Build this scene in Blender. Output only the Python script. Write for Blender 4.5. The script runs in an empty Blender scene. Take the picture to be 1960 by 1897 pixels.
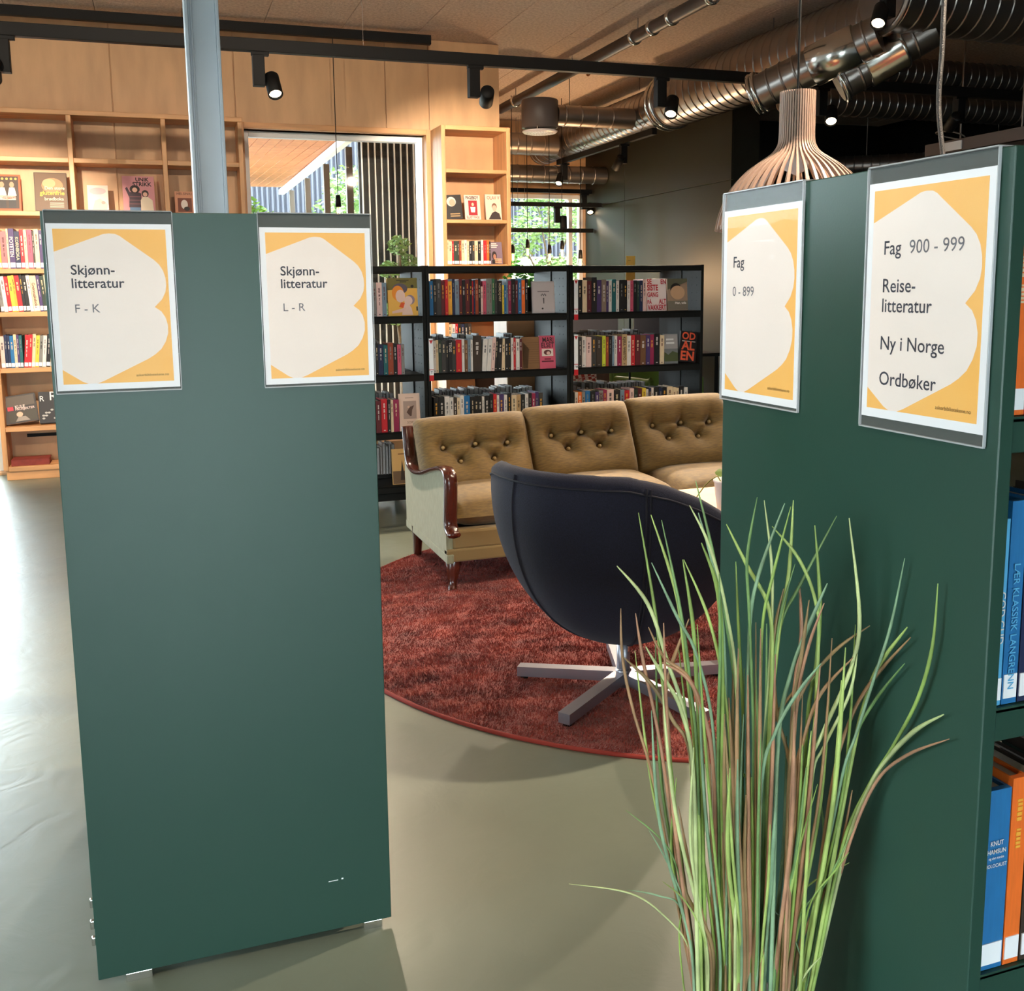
import bpy, bmesh, math, random
from mathutils import Matrix, Vector
random.seed(7)
S = bpy.context.scene
COL = S.collection
PI = math.pi

# ------------------------------------------------------------------ camera
# pixel frame 1960 x 1897; focal, pitch and roll solved from the A4 sheets and the shelving
FPX, PITCH, ROLL, HC, CXP, CYP, YAW = 1928.0, .1431, -.0118, 1.353, 980.0, 832.5, .335
def _axes():
    c, s = math.cos(PITCH), math.sin(PITCH)
    f = Vector((0, c, -s)); u = Vector((0, s, c)); r = Vector((1, 0, 0))
    r2 = math.cos(ROLL)*r + math.sin(ROLL)*u; u2 = -math.sin(ROLL)*r + math.cos(ROLL)*u
    R = Matrix.Rotation(-YAW, 3, 'Z')
    return R @ f, R @ r2, R @ u2
FW, RT, UP = _axes()
CAM = Vector((0, 0, HC))
cd = bpy.data.cameras.new('camera'); cam = bpy.data.objects.new('camera', cd); COL.objects.link(cam)
cd.sensor_fit = 'HORIZONTAL'; cd.sensor_width = 36; cd.lens = FPX/1960*36; cd.shift_y = -(948.5-CYP)/1960
cd.clip_start = .02; cd.clip_end = 200
m = Matrix((RT, UP, -FW)).transposed().to_4x4(); m.translation = CAM; cam.matrix_world = m
S.camera = cam
def ray(x, y): return FW + RT*((x-CXP)/FPX) - UP*((y-CYP)/FPX)
def at_z(x, y, z): d = ray(x, y); return CAM + d*((z-HC)/d.z)
def at_y(x, y, v): d = ray(x, y); return CAM + d*(v/d.y)
def at_x(x, y, v): d = ray(x, y); return CAM + d*(v/d.x)

# ------------------------------------------------------------------ world, exposure
S.view_settings.view_transform = 'Standard'; S.view_settings.look = 'None'
S.view_settings.gamma = 1; S.view_settings.use_curve_mapping = False
S.view_settings.exposure = 0.22
W = bpy.data.worlds.new('sky'); S.world = W; W.use_nodes = True
bg = W.node_tree.nodes['Background']
bg.inputs[0].default_value = (.80, .92, 1.0, 1); bg.inputs[1].default_value = 20.0
SUN = (Vector((.30, .50, -.81)), 4.0)          # sun stands behind the building, lights only the courtyard
S.cycles.max_bounces = 9; S.cycles.diffuse_bounces = 5; S.cycles.glossy_bounces = 4
S.cycles.transparent_max_bounces = 12
S.cycles.sample_clamp_indirect = 6
SPOT_W = 330.0
def light(name, kind, loc, energy, color, target=None, parent=None, **kw):
    l = bpy.data.lights.new(name, kind); l.energy = energy; l.color = color
    for k, v in kw.items(): setattr(l, k, v)
    o = bpy.data.objects.new(name, l); COL.objects.link(o)
    o.location = loc
    if target is not None:
        o.rotation_euler = (Vector(target)-Vector(loc)).to_track_quat('-Z', 'Y').to_euler()
    if parent: o.parent = parent; o.matrix_parent_inverse = Matrix.Identity(4)
    return o
sl_ = light('sun', 'SUN', (0, -20, 20), SUN[1], (1, .95, .86), None, angle=.01)
sl_.rotation_euler = SUN[0].to_track_quat('-Z', 'Y').to_euler()
def portal(loc, target, sx, sy):
    o = light('window_portal', 'AREA', loc, 1, (1, 1, 1), target, shape='RECTANGLE', size=sx, size_y=sy)
    o.data.cycles.is_portal = True

# ------------------------------------------------------------------ materials
def lin(c): return tuple((v/255/12.92 if v/255 <= .04045 else ((v/255+.055)/1.055)**2.4) for v in c)
MATS = {}
def mat(name, rgb, rough=.5, metal=0, var=0, vscale=8, stretch=(1, 1, 1), bump=0, bscale=60, rgb2=None, spec=.5, emit=0, coat=0, sheen=0, detail=4):
    if name in MATS: return MATS[name]
    m = bpy.data.materials.new(name); m.use_nodes = True; MATS[name] = m
    nt = m.node_tree; b = nt.nodes['Principled BSDF']
    c = lin(rgb) + (1,)
    b.inputs['Base Color'].default_value = c
    b.inputs['Roughness'].default_value = rough; b.inputs['Metallic'].default_value = metal
    b.inputs['Specular IOR Level'].default_value = spec
    if coat: b.inputs['Coat Weight'].default_value = coat; b.inputs['Coat Roughness'].default_value = .1
    if sheen: b.inputs['Sheen Weight'].default_value = sheen; b.inputs['Sheen Roughness'].default_value = .4
    if emit:
        b.inputs['Emission Color'].default_value = c; b.inputs['Emission Strength'].default_value = emit
    if var or rgb2 or bump:
        tc = nt.nodes.new('ShaderNodeTexCoord'); mp = nt.nodes.new('ShaderNodeMapping')
        mp.inputs['Scale'].default_value = stretch
        nt.links.new(tc.outputs['Object'], mp.inputs[0])
    if var or rgb2:
        n = nt.nodes.new('ShaderNodeTexNoise'); n.inputs['Scale'].default_value = vscale; n.inputs['Detail'].default_value = detail
        nt.links.new(mp.outputs[0], n.inputs['Vector'])
        r = nt.nodes.new('ShaderNodeValToRGB')
        lo = c if rgb2 else tuple(v*(1-var) for v in c[:3])+(1,)
        hi = lin(rgb2)+(1,) if rgb2 else tuple(min(1, v*(1+var)) for v in c[:3])+(1,)
        r.color_ramp.elements[0].color = lo; r.color_ramp.elements[1].color = hi
        r.color_ramp.elements[0].position = .35; r.color_ramp.elements[1].position = .65
        nt.links.new(n.outputs[0], r.inputs[0]); nt.links.new(r.outputs[0], b.inputs['Base Color'])
    if bump:
        n2 = nt.nodes.new('ShaderNodeTexNoise'); n2.inputs['Scale'].default_value = bscale; n2.inputs['Detail'].default_value = 3
        nt.links.new(mp.outputs[0], n2.inputs['Vector'])
        bp = nt.nodes.new('ShaderNodeBump'); bp.inputs['Strength'].default_value = bump; bp.inputs['Distance'].default_value = .01
        nt.links.new(n2.outputs[0], bp.inputs['Height']); nt.links.new(bp.outputs[0], b.inputs['Normal'])
    return m
def clear(name, tint, gloss, solid=0.0, solid_rgb=(120, 120, 120)):
    """thin clear sheet: see-through, a little surface reflection, a little haze"""
    m = bpy.data.materials.new(name); m.use_nodes = True; MATS[name] = m
    nt = m.node_tree; nt.nodes.remove(nt.nodes['Principled BSDF']); out = nt.nodes['Material Output']
    t = nt.nodes.new('ShaderNodeBsdfTransparent'); t.inputs[0].default_value = tint + (1,)
    g = nt.nodes.new('ShaderNodeBsdfGlossy'); g.inputs['Roughness'].default_value = .03
    mx = nt.nodes.new('ShaderNodeMixShader')
    lw = nt.nodes.new('ShaderNodeLayerWeight'); lw.inputs[0].default_value = .35
    ma = nt.nodes.new('ShaderNodeMath'); ma.operation = 'MULTIPLY'; ma.inputs[1].default_value = gloss
    nt.links.new(lw.outputs['Fresnel'], ma.inputs[0]); nt.links.new(ma.outputs[0], mx.inputs[0])
    nt.links.new(t.outputs[0], mx.inputs[1]); nt.links.new(g.outputs[0], mx.inputs[2])
    last = mx
    if solid:
        d = nt.nodes.new('ShaderNodeBsdfDiffuse'); d.inputs[0].default_value = lin(solid_rgb)+(1,)
        m2 = nt.nodes.new('ShaderNodeMixShader'); m2.inputs[0].default_value = solid
        nt.links.new(mx.outputs[0], m2.inputs[1]); nt.links.new(d.outputs[0], m2.inputs[2]); last = m2
    nt.links.new(last.outputs[0], out.inputs[0])
    return m

M = dict(
    ply=mat('birch_ply', (204, 162, 120), .5, var=.10, vscale=2.2, stretch=(3.2, 3.2, .8), bump=.05, bscale=20, detail=6),
    oak=mat('oak', (208, 154, 104), .45, var=.16, vscale=3, stretch=(6, 6, .7), bump=.06, bscale=40),
    oakh=mat('oak_shelf', (208, 154, 104), .45, var=.16, vscale=3, stretch=(.7, 6, 6), bump=.06, bscale=40),
    plyback=mat('ply_back', (196, 150, 106), .5, var=.08, vscale=2.5, stretch=(3, 3, .9)),
    wwool=mat('wood_wool_board', (226, 204, 186), .9, rgb2=(198, 174, 156), vscale=45, bump=.6, bscale=90),
    green=mat('green_lacquer', (31, 66, 55), .42, spec=.5, bump=.015, bscale=300),
    black=mat('black_steel', (22, 23, 22), .58, spec=.2, bump=.02, bscale=400),
    trackblk=mat('black_track', (9, 9, 10), .6, spec=.25),
    white=mat('white_paint', (236, 238, 240), .4),
    steelpost=mat('painted_steel', (190, 200, 210), .45, var=.06, vscale=3, bump=.05, bscale=15),
    galv=mat('galvanised_duct', (148, 141, 138), .30, metal=.95, var=.12, vscale=3),
    galvdark=mat('galvanised_dark', (150, 138, 130), .4, metal=.9),
    chrome=mat('clamp_chrome', (210, 208, 204), .18, metal=1),
    darkpipe=mat('dark_pipe', (70, 62, 60), .45, metal=.3),
    drum=mat('diffuser_grey', (92, 84, 82), .5),
    darkwall=mat('dark_green_wall', (36, 35, 27), .5, var=.10, vscale=1.2, spec=.3),
    blackwall=mat('black_wall', (14, 14, 15), .6),
    alu=mat('brushed_aluminium', (168, 168, 178), .38, metal=.9),
    navy=mat('navy_wool', (25, 29, 52), .9, rgb2=(18, 20, 38), vscale=260, bump=.25, bscale=420, sheen=.05),
    velvet=mat('olive_velvet', (110, 85, 37), .75, rgb2=(88, 66, 27), vscale=30, stretch=(1, 1, 6), bump=.12, bscale=200, sheen=.25),
    sage=mat('sage_velvet', (130, 130, 104), .8, rgb2=(116, 116, 90), vscale=24, stretch=(4, 4, 1), sheen=.3),
    mahog=mat('mahogany', (66, 25, 14), .22, var=.3, vscale=5, stretch=(5, 5, .8), coat=.6),
    binding=mat('rug_binding', (150, 48, 36), .8),
    birch=mat('birch_top', (236, 190, 138), .4, var=.05, vscale=4, stretch=(1, 6, 1)),
    potwhite=mat('white_ceramic', (232, 224, 226), .3),
    soil=mat('soil', (52, 40, 32), .95, bump=.5, bscale=80),
    paper=mat('paper_pages', (232, 222, 208), .85, rgb2=(208, 196, 180), vscale=90, stretch=(14, 1, 1)),
    pagegrey=mat('paper_edges', (226, 220, 216), .85, rgb2=(196, 190, 186), vscale=60, stretch=(14, 1, 1)),
    sheet=mat('poster_white', (244, 246, 250), .5),
    orange=mat('poster_orange', (252, 190, 96), .5, rgb2=(252, 194, 106), vscale=12),
    cream=mat('poster_cream', (248, 235, 226), .5, rgb2=(244, 232, 223), vscale=10),
    ink=mat('ink_dark', (62, 62, 72), .6), ink2=mat('ink_grey', (112, 110, 116), .6),
    ink3=mat('ink_small', (120, 92, 48), .6),
    glass=clear('window_glass', (.97, .99, .98), .5),
    acrylic=clear('acrylic_holder', (.985, .985, .99), .008),
    acrylic3=clear('acrylic_back', (.93, .94, .94), .01, .25, (140, 140, 138)),  # diffuse grey mixed in for the pale reflection on the sheet
    acrylic2=clear('acrylic_edge', (.92, .94, .96), .9, .45, (225, 228, 232)),
    slatbirch=mat('lamp_birch', (170, 142, 126), .5, var=.05, vscale=10),
    bark=mat('bark', (96, 80, 62), .9, var=.3, vscale=12),
    leafA=mat('leaf_light', (120, 160, 62), .6, rgb2=(84, 136, 40), vscale=3),
    leafB=mat('leaf_bright', (110, 190, 70), .6, rgb2=(70, 160, 50), vscale=3),
    leafC=mat('leaf_grey', (130, 154, 96), .7, rgb2=(96, 130, 66), vscale=3),
    red=mat('label_red', (196, 24, 36), .5),
    lens=mat('lamp_lens', (255, 226, 180), .3, emit=14),
    filament=mat('bulb_glow', (255, 196, 120), .3, emit=16),
)
def floor_material():
    m = bpy.data.materials.new('polished_concrete'); m.use_nodes = True
    nt = m.node_tree; b = nt.nodes['Principled BSDF']
    tc = nt.nodes.new('ShaderNodeTexCoord')
    n = nt.nodes.new('ShaderNodeTexNoise'); n.inputs['Scale'].default_value = .9; n.inputs['Detail'].default_value = 8
    n.inputs['Distortion'].default_value = .6
    r = nt.nodes.new('ShaderNodeValToRGB')
    r.color_ramp.elements[0].color = lin((104, 110, 96))+(1,); r.color_ramp.elements[1].color = lin((122, 128, 112))+(1,)
    r.color_ramp.elements[0].position = .3; r.color_ramp.elements[1].position = .7
    n2 = nt.nodes.new('ShaderNodeTexNoise'); n2.inputs['Scale'].default_value = 5; n2.inputs['Detail'].default_value = 6
    mr = nt.nodes.new('ShaderNodeMapRange'); mr.inputs['To Min'].default_value = .30; mr.inputs['To Max'].default_value = .46
    bp = nt.nodes.new('ShaderNodeBump'); bp.inputs['Strength'].default_value = .12; bp.inputs['Distance'].default_value = .01
    n3 = nt.nodes.new('ShaderNodeTexNoise'); n3.inputs['Scale'].default_value = 9; n3.inputs['Detail'].default_value = 4
    n3.inputs['Distortion'].default_value = 1.5
    for x in (n, n2, n3): nt.links.new(tc.outputs['Object'], x.inputs['Vector'])
    nt.links.new(n.outputs[0], r.inputs[0]); nt.links.new(r.outputs[0], b.inputs['Base Color'])
    nt.links.new(n2.outputs[0], mr.inputs[0]); nt.links.new(mr.outputs[0], b.inputs['Roughness'])
    nt.links.new(n3.outputs[0], bp.inputs['Height']); nt.links.new(bp.outputs[0], b.inputs['Normal'])
    b.inputs['Specular IOR Level'].default_value = .8
    return m
def rug_material():
    m = bpy.data.materials.new('rust_rug_pile'); m.use_nodes = True
    nt = m.node_tree; b = nt.nodes['Principled BSDF']
    tc = nt.nodes.new('ShaderNodeTexCoord')
    mp = nt.nodes.new('ShaderNodeMapping'); mp.inputs['Scale'].default_value = (1, 2.0, 1); mp.inputs['Rotation'].default_value = (0, 0, .5)
    n = nt.nodes.new('ShaderNodeTexNoise'); n.inputs['Scale'].default_value = 4.5; n.inputs['Detail'].default_value = 7; n.inputs['Roughness'].default_value = .65
    r = nt.nodes.new('ShaderNodeValToRGB')
    e = r.color_ramp.elements
    e[0].position = .32; e[0].color = lin((112, 38, 34))+(1,); e[1].position = .72; e[1].color = lin((200, 92, 70))+(1,)
    k = e.new(.52); k.color = lin((158, 60, 48))+(1,)
    n2 = nt.nodes.new('ShaderNodeTexNoise'); n2.inputs['Scale'].default_value = 160; n2.inputs['Detail'].default_value = 3
    bp = nt.nodes.new('ShaderNodeBump'); bp.inputs['Strength'].default_value = .9; bp.inputs['Distance'].default_value = .012
    nt.links.new(tc.outputs['Object'], mp.inputs[0]); nt.links.new(mp.outputs[0], n.inputs['Vector']); nt.links.new(mp.outputs[0], n2.inputs['Vector'])
    nt.links.new(n.outputs[0], r.inputs[0]); nt.links.new(r.outputs[0], b.inputs['Base Color'])
    nt.links.new(n2.outputs[0], bp.inputs['Height']); nt.links.new(bp.outputs[0], b.inputs['Normal'])
    b.inputs['Roughness'].default_value = .9; b.inputs['Sheen Weight'].default_value = .25
    return m
PAL = dict(  # book cloth colours: word, sRGB
    bk=('black', (24, 24, 27)), dg=('charcoal', (58, 56, 56)), gy=('grey', (132, 130, 126)), wh=('white', (226, 218, 212)),
    cr=('cream', (228, 204, 168)), pw=('pale pink', (232, 196, 188)), pk=('pink', (206, 84, 110)), mg=('magenta', (150, 36, 78)),
    rd=('red', (196, 28, 40)), mr=('maroon', (92, 26, 34)), rs=('rust', (150, 64, 36)), og=('orange', (238, 112, 36)),
    yl=('yellow', (232, 200, 66)), am=('amber', (240, 172, 60)), gr=('green', (52, 112, 76)), gd=('dark green', (40, 58, 48)),
    te=('teal', (24, 96, 100)), bl=('blue', (32, 110, 168)), nv=('navy', (28, 38, 74)), gb=('blue-grey', (120, 142, 160)),
    pu=('purple', (72, 52, 104)), br=('brown', (112, 76, 48)), db=('dark brown', (58, 46, 38)), tn=('tan', (190, 156, 112)),
    tp=('taupe', (136, 118, 104)), lm=('lime', (204, 212, 60)), ro=('rose', (196, 112, 116)), sk=('sky blue', (86, 170, 216)))
def bmat(k): return mat('book_'+k, PAL[k][1], .5, var=.06, vscale=6)
def cmat(rgb, rough=.5): return mat('ink_%d_%d_%d' % rgb, rgb, rough)

# ------------------------------------------------------------------ mesh helpers
class MB:
    def __init__(s): s.v = []; s.f = []; s.sm = []
    def add(s, vs, fs, smooth=False):
        o = len(s.v); s.v += [tuple(v) for v in vs]; s.f += [tuple(i+o for i in f) for f in fs]; s.sm += [smooth]*len(fs); return s
    def box(s, x0, x1, y0, y1, z0, z1):
        return s.add([(x, y, z) for z in (z0, z1) for y in (y0, y1) for x in (x0, x1)],
                     [(0, 2, 3, 1), (4, 5, 7, 6), (0, 1, 5, 4), (2, 6, 7, 3), (0, 4, 6, 2), (1, 3, 7, 5)])
    def rbox(s, x0, x1, y0, y1, z0, z1, b=.004):
        """box with chamfered edges"""
        b = min(b, (x1-x0)*.45, (y1-y0)*.45, (z1-z0)*.45)
        bm = bmesh.new(); bmesh.ops.create_cube(bm, size=1)
        for v in bm.verts: v.co = ((x0+x1)/2+v.co.x*(x1-x0), (y0+y1)/2+v.co.y*(y1-y0), (z0+z1)/2+v.co.z*(z1-z0))
        bmesh.ops.bevel(bm, geom=bm.edges[:], offset=b, segments=2, affect='EDGES', profile=.5)
        bm.verts.index_update()
        s.add([v.co[:] for v in bm.verts], [[v.index for v in f.verts] for f in bm.faces]); bm.free(); return s
    def tube(s, pts, rad, n=10, cap=True):
        pts = [Vector(p) for p in pts]; rs = rad if hasattr(rad, '__len__') else [rad]*len(pts)
        vs = []; fs = []
        prev = None
        for i, p in enumerate(pts):
            t = (pts[min(i+1, len(pts)-1)]-pts[max(i-1, 0)]).normalized()
            if prev is None:
                a = Vector((0, 0, 1)) if abs(t.z) < .9 else Vector((1, 0, 0)); u = t.cross(a).normalized()
            else:
                u = (prev - t*prev.dot(t)).normalized()
            prev = u; w = t.cross(u)
            for k in range(n):
                an = 2*PI*k/n; vs.append(p+(u*math.cos(an)+w*math.sin(an))*rs[i])
        for i in range(len(pts)-1):
            for k in range(n): fs.append((i*n+k, i*n+(k+1) % n, (i+1)*n+(k+1) % n, (i+1)*n+k))
        s.add(vs, fs, True)
        if cap:
            m_ = len(pts)-1
            s.add(vs[:n], [tuple(range(n-1, -1, -1))]); s.add(vs[m_*n:], [tuple(range(n))])
        return s
    def lathe(s, prof, n=32, c=(0, 0, 0), axis='Z', smooth=True):
        vs = []; fs = []
        for r, h in prof:
            for k in range(n):
                a = 2*PI*k/n; x, y = r*math.cos(a), r*math.sin(a)
                p = {'Z': (x, y, h), 'Y': (x, h, y), 'X': (h, x, y)}[axis]
                vs.append((p[0]+c[0], p[1]+c[1], p[2]+c[2]))
        for i in range(len(prof)-1):
            for k in range(n): fs.append((i*n+k, i*n+(k+1) % n, (i+1)*n+(k+1) % n, (i+1)*n+k))
        return s.add(vs, fs, smooth)
    def prism(s, poly, axis, a, b):
        """extrude a polygon of (p,q) along axis from a to b"""
        n = len(poly)
        def mk(p, q, h): return {'X': (h, p, q), 'Y': (p, h, q), 'Z': (p, q, h)}[axis]
        vs = [mk(p, q, a) for p, q in poly] + [mk(p, q, b) for p, q in poly]
        fs = [tuple(range(n)), tuple(range(2*n-1, n-1, -1))] + [(i, (i+1) % n, n+(i+1) % n, n+i) for i in range(n)]
        return s.add(vs, fs)
    def mesh(s, name):
        me = bpy.data.meshes.new(name); me.from_pydata(s.v, [], s.f)
        bm = bmesh.new(); bm.from_mesh(me); bmesh.ops.recalc_face_normals(bm, faces=bm.faces[:]); bm.to_mesh(me); bm.free()
        for p, q in zip(me.polygons, s.sm): p.use_smooth = q
        return me
    def build(s, name, material, parent=None, loc=None, rot=None):
        return link(name, s.mesh(name), material, parent, loc, rot)
def link(name, me, material=None, parent=None, loc=None, rot=None, scale=None):
    o = bpy.data.objects.new(name, me); COL.objects.link(o)
    if material is not None:
        if len(me.materials) == 0: me.materials.append(None)
        o.material_slots[0].link = 'OBJECT'; o.material_slots[0].material = material
    if parent: o.parent = parent
    if loc is not None: o.location = loc
    if rot is not None: o.rotation_euler = rot
    if scale is not None: o.scale = scale
    return o
def thing(name, label, cat, loc=(0, 0, 0), rot=(0, 0, 0), group=None):
    o = bpy.data.objects.new(name, None); COL.objects.link(o); o.location = loc; o.rotation_euler = rot
    o.empty_display_size = .1
    return tag(o, label, cat, group)
def tag(o, label, cat, group=None):
    o['label'] = label; o['category'] = cat
    if group: o['group'] = group
    return o
def struct(o, label, cat=None):
    o['kind'] = 'structure'; o['label'] = label; o['category'] = cat or o.name.split('_')[0].split('.')[0]; return o
def copy_tree(o, parent=None):
    c = o.copy(); COL.objects.link(c)
    if parent: c.parent = parent
    for ch in list(o.children): copy_tree(ch, c)
    return c
_TXT = {}
def text_mesh(s, bold=0.0, extrude=0.0):
    key = (s, bold)
    if key in _TXT: return _TXT[key]
    cu = bpy.data.curves.new('lettering', 'FONT'); cu.body = s; cu.size = 1; cu.offset = bold; cu.resolution_u = 3
    o = bpy.data.objects.new('lettering', cu)
    me = bpy.data.meshes.new_from_object(o); bpy.data.objects.remove(o); me.materials.clear()
    xs = [v.co.x for v in me.vertices] or [0, 1]
    _TXT[key] = (me, min(xs), max(xs)); return _TXT[key]

# ================================================================== THE ROOM
CH = 3.40                                   # ceiling height
def wall_boxes(axis, c0, c1, a0, a1, z0, z1, holes):
    """wall slab along axis ('X': runs in x, thickness in y) with rectangular holes (p0,p1,z0,z1)"""
    b = MB(); cuts = sorted(set([a0, a1]+[h[0] for h in holes]+[h[1] for h in holes]))
    for p, q in zip(cuts, cuts[1:]):
        segs = [(z0, z1)]
        for h in holes:
            if h[0] <= p and q <= h[1]:
                segs = [(s, min(t, h[2])) for s, t in segs if s < h[2]] + [(max(s, h[3]), t) for s, t in segs if t > h[3]]
        for s, t in segs:
            if axis == 'X': b.box(p, q, c0, c1, s, t)
            else: b.box(c0, c1, p, q, s, t)
    return b
fl = MB().box(-4.7, 9.2, -4.7, 12.2, -.15, 0).build('floor', floor_material())
struct(fl, 'polished grey-green concrete floor of the library')
ce = MB().box(-4.7, 9.2, -4.7, 12.2, CH+.03, CH+.25).build('ceiling', M['wwool'])
struct(ce, 'tan wood-wool board ceiling')
bm_ = MB().rbox(-.298, .298, -1.198, 1.198, 0, .03, .004).mesh('ceiling_board')
for i in range(19):
    for j in range(4):
        x = -1.8+.6*i; y = 5.6+2.4*j-(1.2 if i % 2 else 0)
        link('ceiling_board', bm_, M['wwool'], ce, (x, y, CH))
wb = wall_boxes('X', 8.42, 8.62, -4.7, 2.85, 0, CH+.03, [(.72, 2.19, .08, 2.63), (-4.4, -1.16, .02, 3.25)]).build('wall_back', M['ply'])
struct(wb, 'birch plywood clad wall with a large window beside the oak bookcase')
for x0, x1, z0, z1 in [(-1.15, -.225, 0, 3.39), (-.225, .669, 0, 3.39), (.669, 1.865, 2.675, 3.39), (1.865, 2.228, 2.675, 3.39), (2.228, 2.849, 0, 3.39)]:
    MB().rbox(x0+.004, x1-.004, 8.403, 8.42, z0+.003, z1, .002).build('plywood_panel', M['ply'], wb)
wr = MB().box(2.65, 2.85, 8.62, 12.0, 0, CH+.03).build('wall_return', M['ply']); struct(wr, 'plywood return wall behind the narrow bookcase')
wf = wall_boxes('X', 12.0, 12.2, 2.65, 9.2, 0, CH+.03, [(3.0, 5.19, .35, 2.53)]).build('wall_far', M['ply']); struct(wf, 'far wall with a window looking onto trees')
wl = wall_boxes('Y', -4.7, -4.5, -4.7, 8.62, 0, CH+.03, [(.2, 2.6, .3, 2.0)]).build('wall_left', M['white']); struct(wl, 'white side wall opened by added glazing')
wn = wall_boxes('X', -4.7, -4.5, -4.5, 9.2, 0, CH+.03, [(-1.5, 1.5, .02, 1.7)]).build('wall_front', M['white']); struct(wn, 'white wall with added glazing at the entrance side')
wx = MB().box(9.0, 9.2, -4.5, 12.0, 0, CH+.03).build('wall_right', M['blackwall']); struct(wx, 'black side wall of the dim stage area')
wd = MB().box(5.22, 5.50, 8.54, 12.0, 0, CH+.03).build('wall_dark', M['darkwall']); struct(wd, 'dark olive panelled partition behind the black book rack')
for y0, y1 in ((8.54, 10.86), (10.86, 12.0)):
    for z0, z1 in ((0.0, 2.36), (2.36, 3.40)):
        MB().rbox(5.2, 5.222, y0+.003, y1-.003, z0+.003, z1-.003, .002).build('wall_panel', M['darkwall'], wd)
wk = MB().box(5.5, 9.0, 11.2, 11.3, 0, CH+.03).build('wall_stage', M['blackwall']); struct(wk, 'matt black wall at the back of the stage area')
# windows -----------------------------------------------------------------
def window(name, axis, c, a0, a1, z0, z1, fw, m, label, mull=(), trans=()):
    t = bpy.data.objects.new(name, None); COL.objects.link(t); struct(t, label, 'window')
    def bar(nm, p0, p1, q0, q1, mm=m, d=.04):
        b = MB()
        if axis == 'X': b.rbox(p0, p1, c-d, c+d, q0, q1, .003)
        else: b.rbox(c-d, c+d, p0, p1, q0, q1, .003)
        b.build(nm, mm, t)
    bar('window_frame', a0, a0+fw, z0, z1); bar('window_frame', a1-fw, a1, z0, z1)
    bar('window_frame', a0+fw, a1-fw, z0, z0+fw); bar('window_frame', a0+fw, a1-fw, z1-fw, z1)
    xs = [a0+fw]+[v for mu in mull for v in (mu-fw/2, mu+fw/2)]+[a1-fw]
    for mu in mull: bar('mullion', mu-fw/2, mu+fw/2, z0+fw, z1-fw)
    for tr in trans:
        for p, q in zip(xs[::2], xs[1::2]): bar('transom', p, q, tr-fw/2, tr+fw/2)
    for p, q in zip(xs[::2], xs[1::2]): bar('pane', p, q, z0+fw, z1-fw, M['glass'], .004)
    return t
window('window_1', 'X', 8.54, .72, 2.19, .08, 2.63, .045, M['white'], 'large white-framed window between the oak bookcases')
window('window_2', 'X', 8.54, -4.4, -1.16, .02, 3.25, .06, M['white'], 'bright tall glazing beyond the oak bookcase', mull=(-2.78,))
window('window_3', 'X', 12.1, 3.0, 5.19, .35, 2.53, .05, M['white'], 'far window with a pale mullion looking onto trees', mull=(4.06, 5.02))
window('window_4', 'Y', -4.6, .2, 2.6, .3, 2.0, .06, M['white'], 'unseen side glazing added to light the library', mull=(1.4,))  # unseen glazing, placed and sized for the daylight it lets in
window('window_5', 'X', -4.6, -1.5, 1.5, .02, 1.7, .06, M['white'], 'unseen entrance glazing added to light the library', mull=(0,))  # also unseen, added for cool light on panels and foreground floor
for nm, x0, x1 in (('trim_1', .665, .722), ('trim_2', 2.188, 2.232)):
    o = MB().rbox(x0, x1, 8.36, 8.62, 0, 2.675, .003).build(nm, M['oak']); struct(o, 'oak window jamb lining', 'trim')
o = MB().rbox(.722, 2.188, 8.36, 8.62, 2.63, 2.675, .003).build('trim_3', M['oakh']); struct(o, 'oak window head lining', 'trim')
portal((-2.78, 8.66, 1.64), (-2.78, 0, 1.64), 3.2, 3.2)
portal((1.45, 8.66, 1.35), (1.45, 0, 1.35), 1.5, 2.6)
portal((4.1, 12.22, 1.45), (4.1, 0, 1.45), 2.2, 2.2)
portal((-4.72, 1.4, 1.15), (5, 1.4, 1.15), 2.4, 1.7)
portal((0, -4.72, .86), (0, 5, .86), 3.0, 1.7)
# steel column --------------------------------------------------------------
p0 = at_y(384, 300, 3.35)
col_t = thing('steel_column', 'pale grey painted steel column rising behind the green panel to the ceiling', 'column', (.178, 3.35, 0))
MB().rbox(-.05, -.040, -.05, .05, 0, CH, .002).build('flange', M['steelpost'], col_t)
MB().rbox(.040, .05, -.05, .05, 0, CH, .002).build('flange', M['steelpost'], col_t)
MB().rbox(-.040, .040, -.034, .030, 0, CH, .002).build('web', M['steelpost'], col_t)
MB().tube([(-.030, -.038, 0), (-.030, -.038, CH)], .004, 6).build('paint_seam', M['steelpost'], col_t)

# ================================================================== OUTDOORS
M['soffitwood'] = mat('soffit_larch', (196, 124, 78), .6, var=.12, vscale=3, stretch=(3, 3, 3))
M['paving'] = mat('paving', (140, 138, 132), .8, var=.1, vscale=2)
M['corr'] = mat('corrugated_grey', (58, 60, 70), .6, metal=.1)
o = MB().box(-14, 14, 8.62, 30, -.3, -.02).build('ground_courtyard', M['paving']); struct(o, 'pale paved courtyard outside the windows', 'ground')
o = MB().box(-20, -4.7, -20, 30, -.3, -.02).build('ground_side', M['paving']); struct(o, 'pale paving outside the side glazing', 'ground')
o = MB().box(-4.7, 14, -20, -4.7, -.3, -.02).build('ground_entrance', M['paving']); struct(o, 'pale paving outside the entrance', 'ground')
d1 = at_z(465, 303, 3.0); d2 = at_z(520, 248, 3.0); dv = (d2-d1); dv.z = 0; ang = math.atan2(dv.y, dv.x)
sof = thing('soffit', 'slatted larch soffit of the roof overhang outside the window', 'roof soffit', (0, 0, 0))
dx_, dy_ = math.cos(ang), math.sin(ang)
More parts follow.
